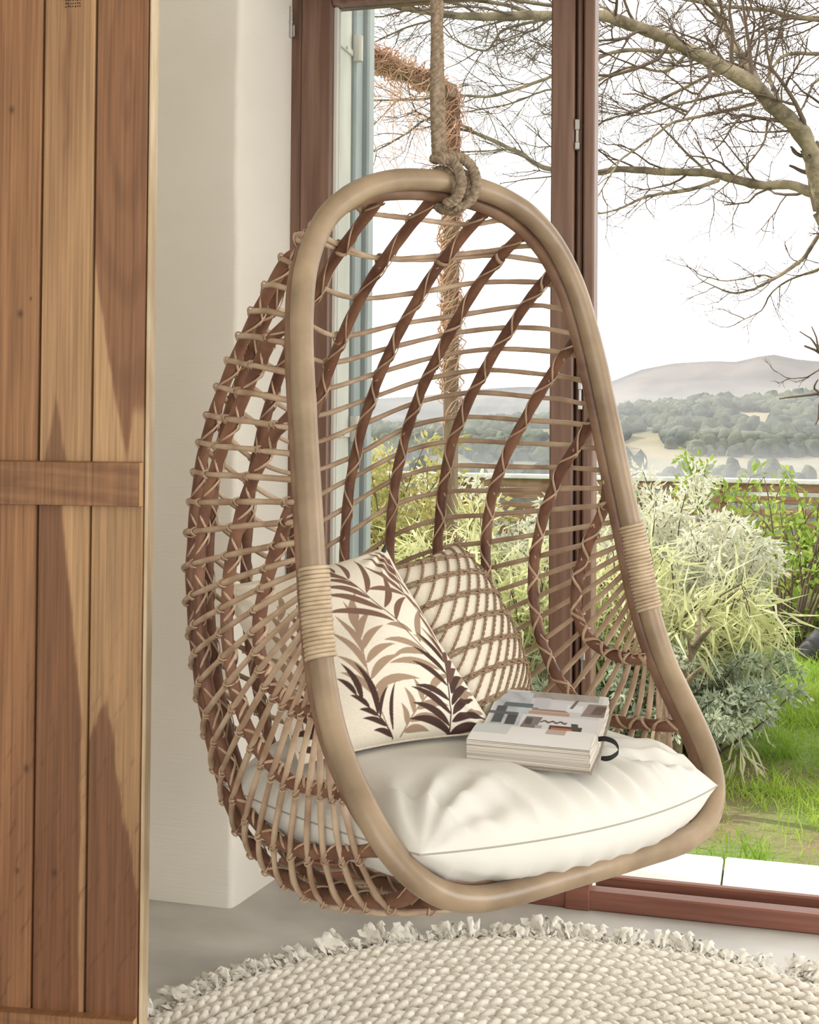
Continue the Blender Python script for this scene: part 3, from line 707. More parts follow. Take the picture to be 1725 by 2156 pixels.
# design: stems given in crop pixels of the picture's pillow, brought to the pillow's own square by inverse bilinear mapping
_c = np.array([(-180, 1235), (893, 1028), (500, 118), (-470, 325)], float)
def inv_bil(px, py):
    p = np.array([px, py], float); uv = np.array([.5, .5])
    for _ in range(40):
        a, b_ = uv; f = (1-a)*(1-b_)*_c[0]+a*(1-b_)*_c[1]+a*b_*_c[2]+(1-a)*b_*_c[3]-p+np.array([130., -75.])*math.sin(pi*min(1, max(0, a)))*math.sin(pi*min(1, max(0, b_)))
        J = np.stack([-(1-b_)*_c[0]+(1-b_)*_c[1]+b_*_c[2]-b_*_c[3], -(1-a)*_c[0]-a*_c[1]+a*_c[2]+(1-a)*_c[3]], 1)
        uv = uv-np.linalg.solve(J, f)
    return uv
def paint_fronds(u, v):
    C = np.tile(CREAM, u.shape+(1,)).astype(float)
    def leaf(p0, p1, w, col, bend):
        nonlocal C
        p0, p1 = np.array(p0), np.array(p1); d = p1-p0; L = np.linalg.norm(d); d = d/L; nrm_ = np.array([-d[1], d[0]])
        du_, dv_ = u-p0[0], v-p0[1]; s_ = (du_*d[0]+dv_*d[1])/L; o_ = du_*nrm_[0]+dv_*nrm_[1]
        ctr = bend*L*4*s_*(1-s_)
        hw = w*np.clip(np.sin(pi*np.clip(s_, 0, 1)**.75), 0, 1)**.8
        m_ = np.clip((hw-np.abs(o_-ctr))/.0022, 0, 1)*((s_ > 0) & (s_ < 1))
        C = C*(1-m_[..., None])+(np.asarray(col))*m_[..., None]
    def stroke(pts, w, col):
        nonlocal C
        pts = crs(np.array(pts), 60)
        for a, b_ in zip(pts[:-1], pts[1:]):
            d = b_-a; L2 = d@d; s_ = np.clip(((u-a[0])*d[0]+(v-a[1])*d[1])/L2, 0, 1)
            dist = np.hypot(u-a[0]-s_*d[0], v-a[1]-s_*d[1]); m_ = np.clip((w-dist)/.002, 0, 1)
            C = C*(1-m_[..., None])+np.asarray(col)*m_[..., None]
    def frond(stem_px, c0, c1, nl, ll, ang, w=.017, bend=.12, up=1, raw=False, taper=.5):
        w = w*1.45; ll = ll*1.3
        S = np.array(stem_px if raw else [inv_bil(*p) for p in stem_px]); S = crs(S, 60)
        stroke(S[::6], .0045, c0)
        for i in range(nl):
            f = (i+.5)/nl; j = int(f*58); tdir = S[j+1]-S[j]; tdir = tdir/np.linalg.norm(tdir)
            col = np.asarray(c0)*(1-f)+np.asarray(c1)*f; L = ll*(1-taper*f)*(1+.12*math.sin(i*2.3))
            for sg in (-1, 1):
                a = radians(ang)*(1-.35*f)*sg; d = np.array([tdir[0]*cos(a)-tdir[1]*sin(a), tdir[0]*sin(a)+tdir[1]*cos(a)])
                leaf(S[j], S[j]+d*L, w, col, -bend*sg)
        leaf(S[-1], S[-1]+(S[-1]-S[-3])/np.linalg.norm(S[-1]-S[-3])*ll*.6, w*.8, c1, 0)
    def leaves(lst, col, w=.0172, bend=.10):
        for (a, b_, c_, d_) in lst:
            p, q_ = inv_bil(a, b_), inv_bil(c_, d_); leaf(p, q_, w*(.75+.5*min(1, np.linalg.norm(q_-p)/.3)), col, bend if c_ > a else -bend)
    def stem(lst, col, w=.0042): stroke([inv_bil(*p) for p in lst], w, col)
    # hidden left part, behind the hoop
    for ox, cc in ((-215, TAN), (-95, BR1)):
        stem([(ox+60, 1180), (ox+40, 900), (ox+20, 650), (ox+40, 480)], cc)
        leaves([(ox+50, 1000, ox-80, 860), (ox+45, 900, ox-90, 740), (ox+40, 800, ox-70, 620), (ox+30, 690, ox-30, 520), (ox+55, 1010, ox+190, 900), (ox+48, 900, ox+180, 760), (ox+40, 800, ox+160, 650), (ox+30, 690, ox+120, 540), (ox+40, 560, ox+40, 400)], cc)
    # tan frond in the middle
    stem([(300, 1110), (278, 950), (276, 800), (288, 620), (286, 520)], TAN*.95)
    leaves([(278, 930, 120, 820), (278, 890, 125, 735), (276, 800, 118, 600), (282, 720, 172, 515), (288, 640, 222, 445), (280, 960, 380, 850), (280, 900, 540, 835), (280, 850, 478, 712), (283, 770, 470, 655), (286, 700, 430, 562), (290, 640, 376, 488), (288, 590, 296, 400), (282, 560, 262, 420)], TAN)
    # tan leaves behind the lower right dark frond and along the right edge
    stem([(360, 1120), (450, 1010), (560, 900)], TAN)
    leaves([(380, 1100, 520, 1085), (420, 1050, 600, 1030), (470, 990, 650, 960), (400, 1070, 400, 960), (450, 1010, 440, 880), (510, 950, 500, 830), (560, 900, 700, 800)], TAN*.97)
    leaves([(600, 680, 410, 640), (620, 700, 440, 720), (650, 780, 400, 765), (690, 720, 560, 600), (690, 700, 600, 560), (700, 640, 640, 500)], TAN)
    leaves([(720, 1000, 850, 960), (700, 940, 830, 860), (690, 890, 800, 790), (560, 590, 440, 560), (590, 640, 620, 470)], TAN*.93)
    # brown frond arching from the upper right to the left
    stem([(620, 700), (500, 545), (430, 480), (330, 395), (220, 330), (60, 262)], BR1)
    leaves([(485, 545, 108, 515), (435, 490, 104, 432), (372, 430, 98, 392), (310, 382, 94, 350), (250, 345, 90, 318), (180, 312, 60, 292), (490, 540, 548, 420), (440, 478, 428, 270), (352, 405, 274, 200), (250, 340, 158, 212), (170, 300, 92, 240), (100, 275, 30, 215)], BR1, .0155)
    # mid-brown frond hanging in the upper right
    stem([(690, 700), (620, 520), (545, 410), (520, 300), (505, 190)], BR1*1.1)
    leaves([(545, 412, 350, 390), (540, 400, 330, 258), (530, 350, 335, 190), (520, 300, 372, 150), (512, 240, 420, 140), (560, 430, 640, 520), (600, 500, 680, 640), (540, 400, 590, 470), (525, 320, 570, 400), (515, 250, 545, 320)], BR1*1.12)
    # dark frond lower right
    stem([(626, 1090), (650, 960), (668, 850), (690, 700)], DARK)
    leaves([(640, 1080, 415, 1040), (632, 1050, 455, 958), (642, 1000, 472, 876), (655, 930, 498, 868), (665, 860, 522, 740), (676, 800, 548, 662), (684, 740, 578, 590)], DARK)
    leaves([(632, 1078, 868, 1035), (645, 1030, 850, 985), (652, 1000, 800, 905), (662, 950, 792, 842), (670, 900, 768, 790)], DARK)
    leaves([(676, 850, 748, 752), (684, 800, 738, 712), (690, 750, 722, 668), (690, 700, 632, 590)], DARK*.5+BR1*.5)
    # dark frond lower left
    stem([(318, 1130), (275, 1045), (200, 960), (150, 880)], DARK)
    leaves([(316, 1125, 215, 1102), (292, 1080, 172, 1045), (262, 1030, 168, 1000), (230, 990, 140, 930), (262, 1025, 212, 765), (200, 960, 135, 772), (180, 930, 90, 850)], DARK, .015)
    leaves([(270, 1040, 366, 872), (322, 1100, 408, 850)], DARK, .0095, .10)
    stem([(-80, 1210), (-110, 1120), (-160, 1040)], DARK)
    leaves([(-85, 1200, -190, 1190), (-95, 1150, -230, 1110), (-130, 1080, -230, 1010), (-110, 1120, -110, 960), (-150, 1050, -170, 900), (-85, 1180, -20, 1010), (-82, 1200, 30, 1080)], DARK)
    return C
n = 330
P, nn, b, u, v = pillow_grid((BLp, BRp, TRp, TLp), .1, n, .55, .03)
if nn@(cC-BLp) < 0: nn = -nn
wr = .003*np.sin(u*9+4*np.sin(v*5))*b+.0025*np.sin(v*14+u*6)*b
for (a, b_) in ((0, 0), (1, 0), (1, 1), (0, 1)):
    d = np.hypot(u-a, v-b_); wr = wr+.004*np.exp(-((d-.16)/.09)**2)*np.sin(np.arctan2(v-b_, u-a)*16+1)*np.clip(b*2, 0, 1)
front = P+nn*(.070*b+wr)[..., None]; back = P-nn*(.055*b-wr)[..., None]
mb = MB(); Cc = paint_fronds(u, v)
st = 3
grid(mb, front, Cc); 
idx_ = np.unique(np.r_[np.arange(0, n, st), n-1])
grid(mb, back[np.ix_(idx_, idx_)], Cc[::-1][np.ix_(idx_, idx_)], flip=True)
lp = build('leaf_print_pillow', mb, M_print, None, loc=(BLp+BRp)/2)
tag(lp, 'cream linen pillow printed with brown palm fronds, leaning in the left of the chair', 'pillow')
mb = MB(); tube(mb, np.vstack([P[:, 0], P[-1, 1:], P[::-1, -1][1:], P[0, ::-1][1:-1]]), .0022, 6, True)
build('piping', mb, M_linen, lp)
for (c_, s_) in ((BRp, 1), (TRp, 1)):
    mb = MB(); d = c_-(BLp+TRp)/2; d /= np.linalg.norm(d)
    tube(mb, [c_-d*.012, c_+d*.006], [.006, .003], 8); build('corner_knot', mb, M_black, lp, label='small dark stitched corner')

# ================================================================== NETTED PILLOW
BLn, BRn, TRn, TLn = cz(.02, .02, .662), cz(.175, -.145, .692), cz(.045, -.335, .985), cz(-.13, -.20, .965)
BRn = at(1117, 1458, 2.52); TRn = at(962, 1146, 2.60); BLn = at(1000, 1560, 2.30); TLn = at(800, 1205, 2.42)
n = 110
P, nn, b, u, v = pillow_grid((BLn, BRn, TRn, TLn), .1, n, .5, .02)
if nn@(cC-BLn) < 0: nn = -nn
Fn = P+nn*(.075*b)[..., None]; Bn = P-nn*(.05*b)[..., None]
mb = MB(); grid(mb, Fn); grid(mb, Bn, flip=True)
npil = build('netted_pillow', mb, M_linen, None, loc=(BLn+BRn)/2); tag(npil, 'white pillow covered with knotted jute netting, behind the leaf print pillow', 'pillow')
from math import floor
def surf(a, b_):
    a = np.clip(a, 0, 1); b_ = np.clip(b_, 0, 1)
    ui = np.interp(a, u[:, 0], np.arange(n)); vi = np.interp(b_, v[0], np.arange(n))
    i0 = np.minimum(ui.astype(int), n-2); j0 = np.minimum(vi.astype(int), n-2); fu = (ui-i0)[:, None]; fv = (vi-j0)[:, None]
    return (1-fu)*(1-fv)*Fn[i0, j0]+fu*(1-fv)*Fn[i0+1, j0]+fu*fv*Fn[i0+1, j0+1]+(1-fu)*fv*Fn[i0, j0+1]
mb = MB(); kn = MB(); NG = 7.0
# two families of cords; cords run a little askew to the sides, as knotted by hand
def cord(fn, tw):
    tt = np.linspace(0, 1, 90); a, b_ = fn(tt); m_ = (a >= 0) & (a <= 1) & (b_ >= 0) & (b_ <= 1)
    if m_.sum() < 4: return
    S = surf(a[m_], b_[m_])+nn*.0035
    for off in tw:
        T, N, B = frames(S); side_ = np.cross(T, nn); side_ /= np.linalg.norm(side_, axis=1)[:, None]
        wv_ = off*(.35+.65*np.abs(np.sin(tt[m_]*pi*NG)))[:, None]
        S2 = crs(S+side_*wv_, 120); T, N, B = frames(S2); a2 = np.arange(120)*.9
        for k in (0, pi): tube(mb, S2+.0012*(np.cos(a2+k)[:, None]*N+np.sin(a2+k)[:, None]*B), .0016, 5)
for i in range(-6, 16):
    c = i/NG
    cord(lambda t: (t, c-.15*t), (-.0035, .0035))
    cord(lambda t: (c+1.6*t-.5, t), (0.0,))
for i in range(-6, 16):
    for j in range(-6, 16):
        # intersection of b=c1-.42a and a=c2+.30b-.2
        c1, c2 = i/NG, j/NG; bb = (c1-.15*(c2-.5))/(1+.15*1.6); aa = c2+1.6*bb-.5
        if 0.01 < aa < .99 and .01 < bb < .99:
            p = surf(np.array([aa]), np.array([bb]))[0]+nn*.004
            for q_ in range(3):
                d = rng.normal(0, 1, 3); d /= np.linalg.norm(d); tube(kn, [p-d*.004, p+nn*.003, p+d*.004], .0028, 6)
build('jute_net', mb, M_net, npil, label='knotted brown jute netting'); build('net_knots', kn, M_net, npil, kind='stuff')
for c_ in (TRn,):
    mb = MB()
    for k in range(14): tube(mb, [c_, c_+rng.normal(0, .007, 3)+np.array([0, 0, .004])], .0014, 4)
    build('tassel', mb, M_net, npil)

# ================================================================== OPEN BOOK
bx0, bx1 = -.482, -.284
bz = .683
book = empty('open_book', (-.385, 2.18, bz), 'thick open picture book with a black ribbon lying on the seat cushion', 'book')
gy, gz = 2.185, bz+.015
def book_half(y_edge, z_edge, thick, nm):
    """closed block of pages between the gutter and the fore edge; curved top near the gutter"""
    s = np.linspace(0, 1, 24)
    yy = gy+(y_edge-gy)*s
    zt = gz+.006+(z_edge-gz-.006)*s+.004*np.sin(pi*np.clip(s/.55, 0, 1))*np.exp(-s*1.2)
    zb = (gz-.018)+(z_edge-thick-(gz-.018))*s
    if nm == 'near': zt = np.interp(s, [0, .06, .15, .3, .5, .75, 1], [bz+.014, bz+.024, bz+.032, bz+.0365, bz+.0365, bz+.034, bz+.030]); zb = (gz-.018)+(z_edge-thick-(gz-.018))*s
    else: zt = np.interp(s, [0, .06, .15, .35, .65, 1], [bz+.014, bz+.020, bz+.024, bz+.030, bz+.040, bz+.054]); zb = (gz-.018)+(z_edge-thick-(gz-.018))*s
    return s, yy, zt, zb
RXs = lambda y: 0.0
def skew(x, y):   # book turned very slightly
    return x-.02*(y-gy), y-.075*(x-(bx0+bx1)/2)*1.0
def P3(x, y, z):
    a, b_ = skew(x, y); return np.array([a, b_, z])
for nm, ye, ze, th in (('near', 2.062, bz+.030, .032), ('far', 2.345, bz+.054, .030)):
    s, yy, zt, zb = book_half(ye, ze, th, nm)
    mb = MB(); nl = len(s)
    for x_, fl in ((bx0, 0), (bx1, 1)):
        G = np.zeros((nl, 14, 3))
        for j in range(14):
            f = j/13; G[:, j] = np.stack([P3(x_+(.0008*math.sin(j*5.1)), a, zb_+(zt_-zb_)*f) for a, zt_, zb_ in zip(yy, zt, zb)])
        grid(mb, G, flip=bool(fl))
    G = np.zeros((2, 14, 3))
    for i, x_ in enumerate((bx0, bx1)):
        for j in range(14): G[i, j] = P3(x_, ye+.001*math.sin(j*7.), zb[-1]+(zt[-1]-zb[-1])*j/13)
    grid(mb, G, flip=(nm == 'near'))
    build('page_block', mb, M_pages, book, smooth=False)
    # printed top page
    nx, ny = 180, 130; ss = np.linspace(0, 1, ny); xx = np.linspace(bx0, bx1, nx)
    zz_ = np.interp(ss, s, zt)+.0006; yy_ = np.interp(ss, s, yy)
    G = np.zeros((nx, ny, 3)); A, B_ = skew(xx[:, None], yy_[None]); G[..., 0] = A; G[..., 1] = B_; G[..., 2] = zz_[None]
    X, Y = np.meshgrid(np.linspace(0, 1, nx), ss, indexing='ij'); C = np.tile(np.array(lin(226, 224, 222)), (nx, ny, 1))
    def rect(x0, x1, y0, y1, c, sk=0.0, soft=.004):
        global C
        m_ = np.clip(np.minimum.reduce([X-sk*Y-x0, x1-(X-sk*Y), Y-y0, y1-Y])/soft+.5, 0, 1)[..., None]
        C = C*(1-m_)+np.array(c)*m_
    if nm == 'far':
        nz2 = (.5+.5*fbm(X*18, Y*14, 3))[..., None]
        rect(.02, .96, .02, .99, lin(206, 208, 212)); 
        # grey stone wall and ceiling beams of the photograph on the page
        m_ = ((X > .30) & (X < .92) & (Y > .84)).astype(float)[..., None]; C = C*(1-m_)+(np.array(lin(150, 144, 138))+nz2*.12)*m_
        m_ = ((X > .04) & (X < .33) & (Y > .15) & (Y < .95)).astype(float)[..., None]; C = C*(1-m_)+(np.array(lin(190, 198, 206))*(.75+.4*nz2))*m_
        rect(.02, .34, .60, .70, lin(92, 108, 116), .12); rect(.05, .14, .18, .60, lin(70, 76, 84)); rect(.17, .26, .16, .46, lin(60, 60, 64)); rect(.02, .3, .40, .47, lin(84, 92, 100), -.1)
        rect(.36, .50, .62, .86, lin(196, 198, 204)); rect(.52, .72, .60, .78, lin(214, 214, 220)); rect(.34, .70, .46, .54, lin(186, 150, 128)); rect(.36, .68, .55, .60, lin(150, 130, 118))
        rect(.72, .92, .50, .80, lin(140, 128, 122), .15); rect(.76, .86, .56, .76, lin(100, 84, 76), .2); rect(.66, .80, .58, .74, lin(226, 228, 232))
        rect(.55, .58, .66, .86, lin(110, 100, 96), .2)
        rect(.30, .96, .02, .44, lin(222, 222, 226)); rect(.30, .44, .10, .40, lin(120, 108, 104), .1); rect(.34, .40, .20, .36, lin(60, 52, 50))
        m_ = (np.abs(Y-.30-.018*np.sin(X*90)) < .022) & (X > .47) & (X < .70); C[m_] = lin(96, 70, 60)
        rect(.56, .84, .06, .22, lin(70, 48, 40)); rect(.58, .80, .07, .17, lin(190, 110, 72)); rect(.60, .70, .09, .13, lin(120, 62, 40)); rect(.44, .50, .04, .2, lin(170, 168, 170))
        rect(.78, .84, .06, .30, lin(70, 64, 60), -.15)
    else:
        Y = 1-Y
        rect(.01, .99, .01, .99, lin(236, 236, 236)); 
        m_ = ((X < .30) & (Y > .3)).astype(float)[..., None]; C = C*(1-m_)+(np.array(lin(204, 212, 216)))*m_
        rect(.60, .76, .45, .85, lin(186, 170, 158)); Y = 1-Y
    mb = MB(); grid(mb, G, C, flip=(nm == 'near'))
    build('printed_page', mb, M_page, book, label='near page with faint pictures' if nm == 'near' else 'far page printed with photographs of interiors and furniture')
    mb = MB()
    yo = ye+(-.006 if nm == 'near' else .006)
    vs = []
    for x_ in (bx0-.004, bx1+.004):
        for (yv, zv) in ((gy, zb[0]-.003), (yo, zb[-1]-.003), (yo, zb[-1]), (gy, zb[0])): vs.append(P3(x_, yv, zv))
    fs = [(0, 1, 2, 3), (7, 6, 5, 4), (0, 4, 5, 1), (1, 5, 6, 2), (2, 6, 7, 3), (3, 7, 4, 0)]
    mb.add(vs, fs); build('cover', mb, M_cover, book, smooth=False)
mb = MB(); rp = np.array([P3(bx1-.004, gy-.002, gz+.004), P3(bx1+.012, gy-.008, gz+.008), P3(bx1+.028, gy-.012, gz+.004), P3(bx1+.034, gy-.016, gz-.008), P3(bx1+.022, gy-.022, gz-.018), P3(bx1+.006, gy-.02, gz-.022)])
rpc = crs(rp, 30); mb = MB(); T, N, B = frames(rpc); w_ = np.array([0, 0.35, .94])*.004
G = np.stack([rpc-w_, rpc+w_], 0); grid(mb, G); G2 = G+np.array([0, .0006, 0]); grid(mb, G2, flip=True); build('ribbon', mb, M_ribbon, book, label='black ribbon bookmark')
#RUG#
# ================================================================== ROUND RUG
RCX, RCY, RR = -.34, 2.191, .895
rug = empty('round_rug', (RCX, RCY, 0), 'round natural jute rug of coiled braids with cream rag fringe on the floor', 'rug')
mb = MB(); a = np.linspace(0, 2*pi, 97)[:-1]; vs = [(RCX+RR*cos(t_), RCY+RR*sin(t_), .003) for t_ in a]; mb.add(vs, [tuple(range(96))])
build('backing', mb, M_net, rug, smooth=False)
PITCHR = .0435
for k in range(22):
    r = RR-.018-k*PITCHR
    if r < .06: break
    nper = max(3, int(2*pi*r/.095)); npt = nper*(14 if r > .3 else 6); th = np.arange(npt)/npt*2*pi; ph = th*nper
    mb = MB()
    jit = .0025*np.sin(th*7+k)+.0015*np.sin(th*23+2*k)
    for q_ in range(3):
        o = ph+q_*2*pi/3
        rad = r+jit+.0105*np.sin(o); z = .013+.0055*np.sin(2*o+.4)
        S = np.stack([RCX+rad*np.cos(th), RCY+rad*np.sin(th), z], -1)
        tube(mb, S, .0082*(1+.10*np.sin(th*61+q_*2+k)+.08*np.sin(th*147+q_)), 6, True)
    build('braid', mb, M_rug, rug)
def tuft(seed):
    r = np.random.default_rng(seed); mb = MB()
    for k in range(r.integers(5, 8)):
        d = np.array([r.normal(0, .45), 1+r.normal(0, .2), r.uniform(.05, .9)]); d /= np.linalg.norm(d); L = r.uniform(.040, .085)
        sd = np.cross(d, [r.normal(0, .4), 0, 1]); sd /= np.linalg.norm(sd); up = np.cross(sd, d)
        ns, nw = 7, 6; s_ = np.linspace(0, 1, ns)[:, None, None]; w_ = np.linspace(-1, 1, nw)[None, :, None]
        base = np.array([r.uniform(-.012, .012), 0, .010])
        wid = .004+.016*s_**.8*r.uniform(.7, 1.1)
        G = base+d*L*s_+sd*w_*wid+up*(.0055*np.sin(w_*5+r.uniform(0, 6)+s_*2)*(.3+s_))-np.array([0, 0, 1])*(.028*s_**2*r.uniform(.2, 1))+r.normal(0, .0026, (ns, nw, 3))
        G[..., 2] = np.maximum(G[..., 2], .0022)
        grid(mb, G)
    tube(mb, [(-.013, -.006, .012), (0, .004, .016), (.013, -.006, .012)], .006, 6)
    return mb
variants = [tuft(100+i) for i in range(9)]
meshes = []
NT = 215
for i in range(NT):
    th = i/NT*2*pi+rng.normal(0, .004)
    if i < len(variants):
        o = build('fringe_tassel', variants[i], M_fringe, rug, loc=None); meshes.append(o.data)
        # mesh was shifted by the rug origin: undo that, the tassel is placed by its own transform
        co = np.empty(len(o.data.vertices)*3, np.float32); o.data.vertices.foreach_get('co', co); co = co.reshape(-1, 3)+np.array([RCX, RCY, 0], np.float32); o.data.vertices.foreach_set('co', co.ravel())
        sm_ = o.data
        co2 = o
    else:
        co2 = bpy.data.objects.new('fringe_tassel', meshes[rng.integers(0, len(meshes))]); COL.objects.link(co2); co2.parent = rug
    co2.location = ((RR+.002)*cos(th), (RR+.002)*sin(th), 0); co2.rotation_euler = (0, 0, th-pi/2+rng.normal(0, .25)); sc_ = rng.uniform(.8, 1.25); co2.scale = (rng.uniform(.9, 1.3), sc_*.88, sc_)
#GARDEN#
# ================================================================== OUTSIDE
GZ = -.05
mb = MB()
# uneven white stone apron outside the threshold, laid in long slabs
ter = empty('terrace', (0, 3.7, -.05), 'white weathered stone paving strip outside the doorway', kind='structure')
tx = [-3.4, -2.1, -1.02, -.15, .78, 1.9, 3.2]
for a_, b_ in zip(tx[:-1], tx[1:]):
    for (y0, y1) in ((3.458, 3.875),):
        mb = MB(); box(mb, (a_+.003, y0, -.20), (b_-.003, y1+rng.uniform(-.006, .006), -.012+rng.uniform(-.002, .002)), bev=.006); build('paving_slab', mb, M_terrace, ter, smooth=False)
# garden ground, gently uneven
def gh(x, y):
    return GZ+.02*np.sin(x*1.7+y)+.018*np.sin(y*2.3-x*.8)+np.where(y > 9.5, -(y-9.5)*.10, 0)
gx = np.linspace(-14, 14, 120); gy_ = np.concatenate([np.linspace(3.72, 9.5, 60), np.linspace(9.8, 60, 30)])
X, Y = np.meshgrid(gx, gy_, indexing='ij'); G = np.stack([X, Y, gh(X, Y)+.008*np.sin(X*13)*np.sin(Y*11)], -1)
mb = MB(); grid(mb, G, flip=False); build('garden_ground', mb, M_soil, None, kind='structure', loc=(0, 6, GZ))
# grass blades: seen wedge and a margin either side
def blades(n, pts, hmin, hmax, w, lean=.5, seg=2):
    P = np.asarray(pts); n = len(P); h = rng.uniform(hmin, hmax, n); a = rng.uniform(0, 2*pi, n); l = rng.uniform(.1, lean, n)
    d = np.stack([np.cos(a)*l, np.sin(a)*l, np.ones(n)], 1); d /= np.linalg.norm(d, axis=1)[:, None]
    b_ = rng.uniform(0, 2*pi, n); s_ = np.stack([np.cos(b_), np.sin(b_), 0*b_], 1)*(w*rng.uniform(.6, 1.3, n))[:, None]
    m_ = P+d*h[:, None]*.55; t_ = P+d*h[:, None]*np.array([1, 1, .9])+np.stack([np.cos(a), np.sin(a), -.2*np.ones(n)], 1)*(h*l*.5)[:, None]
    V = np.stack([P-s_, P+s_, m_+s_*.8, m_-s_*.8, t_], 1).reshape(-1, 3)
    i = np.arange(n)[:, None]*5
    return V, np.concatenate([i+np.array([[0, 1, 2, 3]])], 0), np.concatenate([i+np.array([[3, 2, 4]])], 0)
def scatter_poly(n, xr, yr, dens=None):
    x = rng.uniform(*xr, n); y = yr[0]+(yr[1]-yr[0])*rng.uniform(0, 1, n)**1.4
    if dens is not None:
        k = rng.uniform(0, 1, n) < dens(x, y); x, y = x[k], y[k]
    return np.stack([x, y, gh(x, y)-.004], 1)
dens = lambda x, y: np.clip(.62+.55*np.sin(x*1.9+.7*np.sin(y*1.3))+.5*np.sin(y*2.6+x), .06, 1)*np.where((y > 4.9) & (y < 5.7), .35, 1)
pts = scatter_poly(190000, (-2.2, 1.7), (3.88, 9.3), dens)
V, F4, F3 = blades(0, pts, .02, .075, .0022, .9)
mb = MB(); mb.v.append(V); mb.f += [F4, F3]; mb.n = len(V)
# taller tufts
ctr = scatter_poly(420, (-2.2, 1.7), (3.94, 7.5), dens)
tp = np.repeat(ctr, 34, 0)+np.concatenate([rng.normal(0, .035, (len(ctr)*34, 2)), np.zeros((len(ctr)*34, 1))], 1)
V, F4, F3 = blades(0, tp, .06, .15, .0024, 1.0); mb.add(V, F4); mb.f.append(F3+mb.n-len(V))
build('lawn_grass', mb, M_grass, None, smooth=False, kind='stuff', label='patchy bright green grass of the garden lawn', cat='grass', loc=(0, 5, GZ))
def leafmesh(mb, P, D, L, Wd, curl=.15):
    """one curved two-quad leaf at each point"""
    n = len(P); D = D/np.linalg.norm(D, axis=1)[:, None]; r = rng.normal(0, 1, (n, 3)); S = np.cross(D, r); S /= np.linalg.norm(S, axis=1)[:, None]; U = np.cross(S, D)
    L = np.broadcast_to(L, (n,))[:, None]; Wd = np.broadcast_to(Wd, (n,))[:, None]
    m_ = P+D*L*.45+U*L*curl*.6; t_ = P+D*L+U*L*curl*-.4
    V = np.stack([P, m_-S*Wd, t_, m_+S*Wd], 1).reshape(-1, 3); i = np.arange(n)[:, None]*4
    mb.add(V, i+np.array([[0, 1, 2, 3]]))
def bush(name, label, base, rx, ry, h, nst, nleaf, L, Wd, m_leaf, m_stem, droop=.0, upl=.5, stem_r=.006, cat='shrub', spread=1., zmin=.0, fol='foliage', curl=.15, top=.9, group=None):
    root = empty(name, base, label, cat, group); base = np.array(base)
    sm_ = MB(); LP = []; LD = []
    for i in range(nst):
        a = rng.uniform(0, 2*pi); e = sqrt(rng.uniform(0, 1)); tip = base+np.array([cos(a)*rx*e, sin(a)*ry*e, h*rng.uniform(.55, 1.0)*(1-.35*e*e)])
        st_ = base+np.array([cos(a)*rx*.18*e, sin(a)*ry*.18*e, 0]); mid_ = (st_+tip)/2+np.array([0, 0, h*.10])+rng.normal(0, .04*h, 3)
        tip2 = tip+np.array([cos(a)*rx*.12, sin(a)*ry*.12, -droop*h*rng.uniform(0, 1)])
        C_ = crs(np.array([st_, mid_, tip, tip2]), 12); tube(sm_, C_, np.linspace(stem_r, stem_r*.25, 12), 4, cap=False)
        k = nleaf//nst; f = rng.uniform(.15 if zmin == 0 else zmin, 1, k)**.8; idx2 = f*11; i0 = np.minimum(idx2.astype(int), 10); fr_ = (idx2-i0)[:, None]
        p = C_[i0]*(1-fr_)+C_[i0+1]*fr_; td = C_[i0+1]-C_[i0]; td /= np.linalg.norm(td, axis=1)[:, None]
        rad_ = rng.normal(0, 1, (k, 3)); rad_ /= np.linalg.norm(rad_, axis=1)[:, None]
        LP.append(p+rad_*spread*.05*h*rng.uniform(0, 1, (k, 1))); LD.append(td*upl+rad_*.8+np.array([0, 0, -droop*.8]))
    build('stems', sm_, m_stem, root, kind='stuff')
    P_, D_ = np.vstack(LP), np.vstack(LD); k = P_[:, 2] > GZ+.01; P_, D_ = P_[k], D_[k]
    mb = MB(); leafmesh(mb, P_, D_, L*rng.uniform(.55, 1.25, len(P_)), Wd*rng.uniform(.7, 1.2, len(P_)), curl); build(fol, mb, m_leaf, root, smooth=False, kind='stuff')
    return root
def gp(px, py): 
    p = hZ(px, py, GZ); return (p[0], p[1], GZ)
bush('silver_shrub', 'tall silvery white shrub in full light just right of the chair', at(1425, 1500, 5.9)*[1, 1, 0]+[0, 0, GZ], .44, .45, 1.10, 55, 13000, .048, .0075, M_silver, M_twig, .05, .5)
bush('silver_shrub', 'pale silvery shrub right of the window post, seen through the chair side', at(1260, 1500, 6.0)*[1, 1, 0]+[0, 0, GZ], .55, .45, 1.02, 50, 9000, .050, .008, M_silver, M_twig, .05, .5)
bush('bamboo_clump', 'clump of long drooping pale yellow green leaves directly behind the right hoop', at(1330, 1480, 5.2)*[1, 1, 0]+[0, 0, GZ], .55, .35, .86, 55, 3000, .19, .0058, M_dryleaf, M_twig, .45, .8, cat='grass clump', curl=.3)
bush('bamboo_clump', 'clump of long thin yellow green leaves seen through the middle of the basket', at(1050, 1480, 5.3)*[1, 1, 0]+[0, 0, GZ], .55, .4, .95, 60, 4200, .17, .0055, M_dryleaf, M_twig, .4, .8, cat='grass clump', curl=.3)
bush('olive_shrub', 'olive yellow shrub behind the left of the basket weave beside the vine post', at(830, 1450, 6.2)*[1, 1, 0]+[0, 0, GZ], .55, .5, 1.25, 50, 9000, .045, .010, M_olive, M_twig, .05, .5)
bush('pale_shrub', 'pale cream leaved shrub beyond the glass behind the top of the pillows', at(960, 1450, 6.8)*[1, 1, 0]+[0, 0, GZ], .75, .5, 1.02, 55, 11000, .045, .009, M_silver, M_twig, .05, .5)
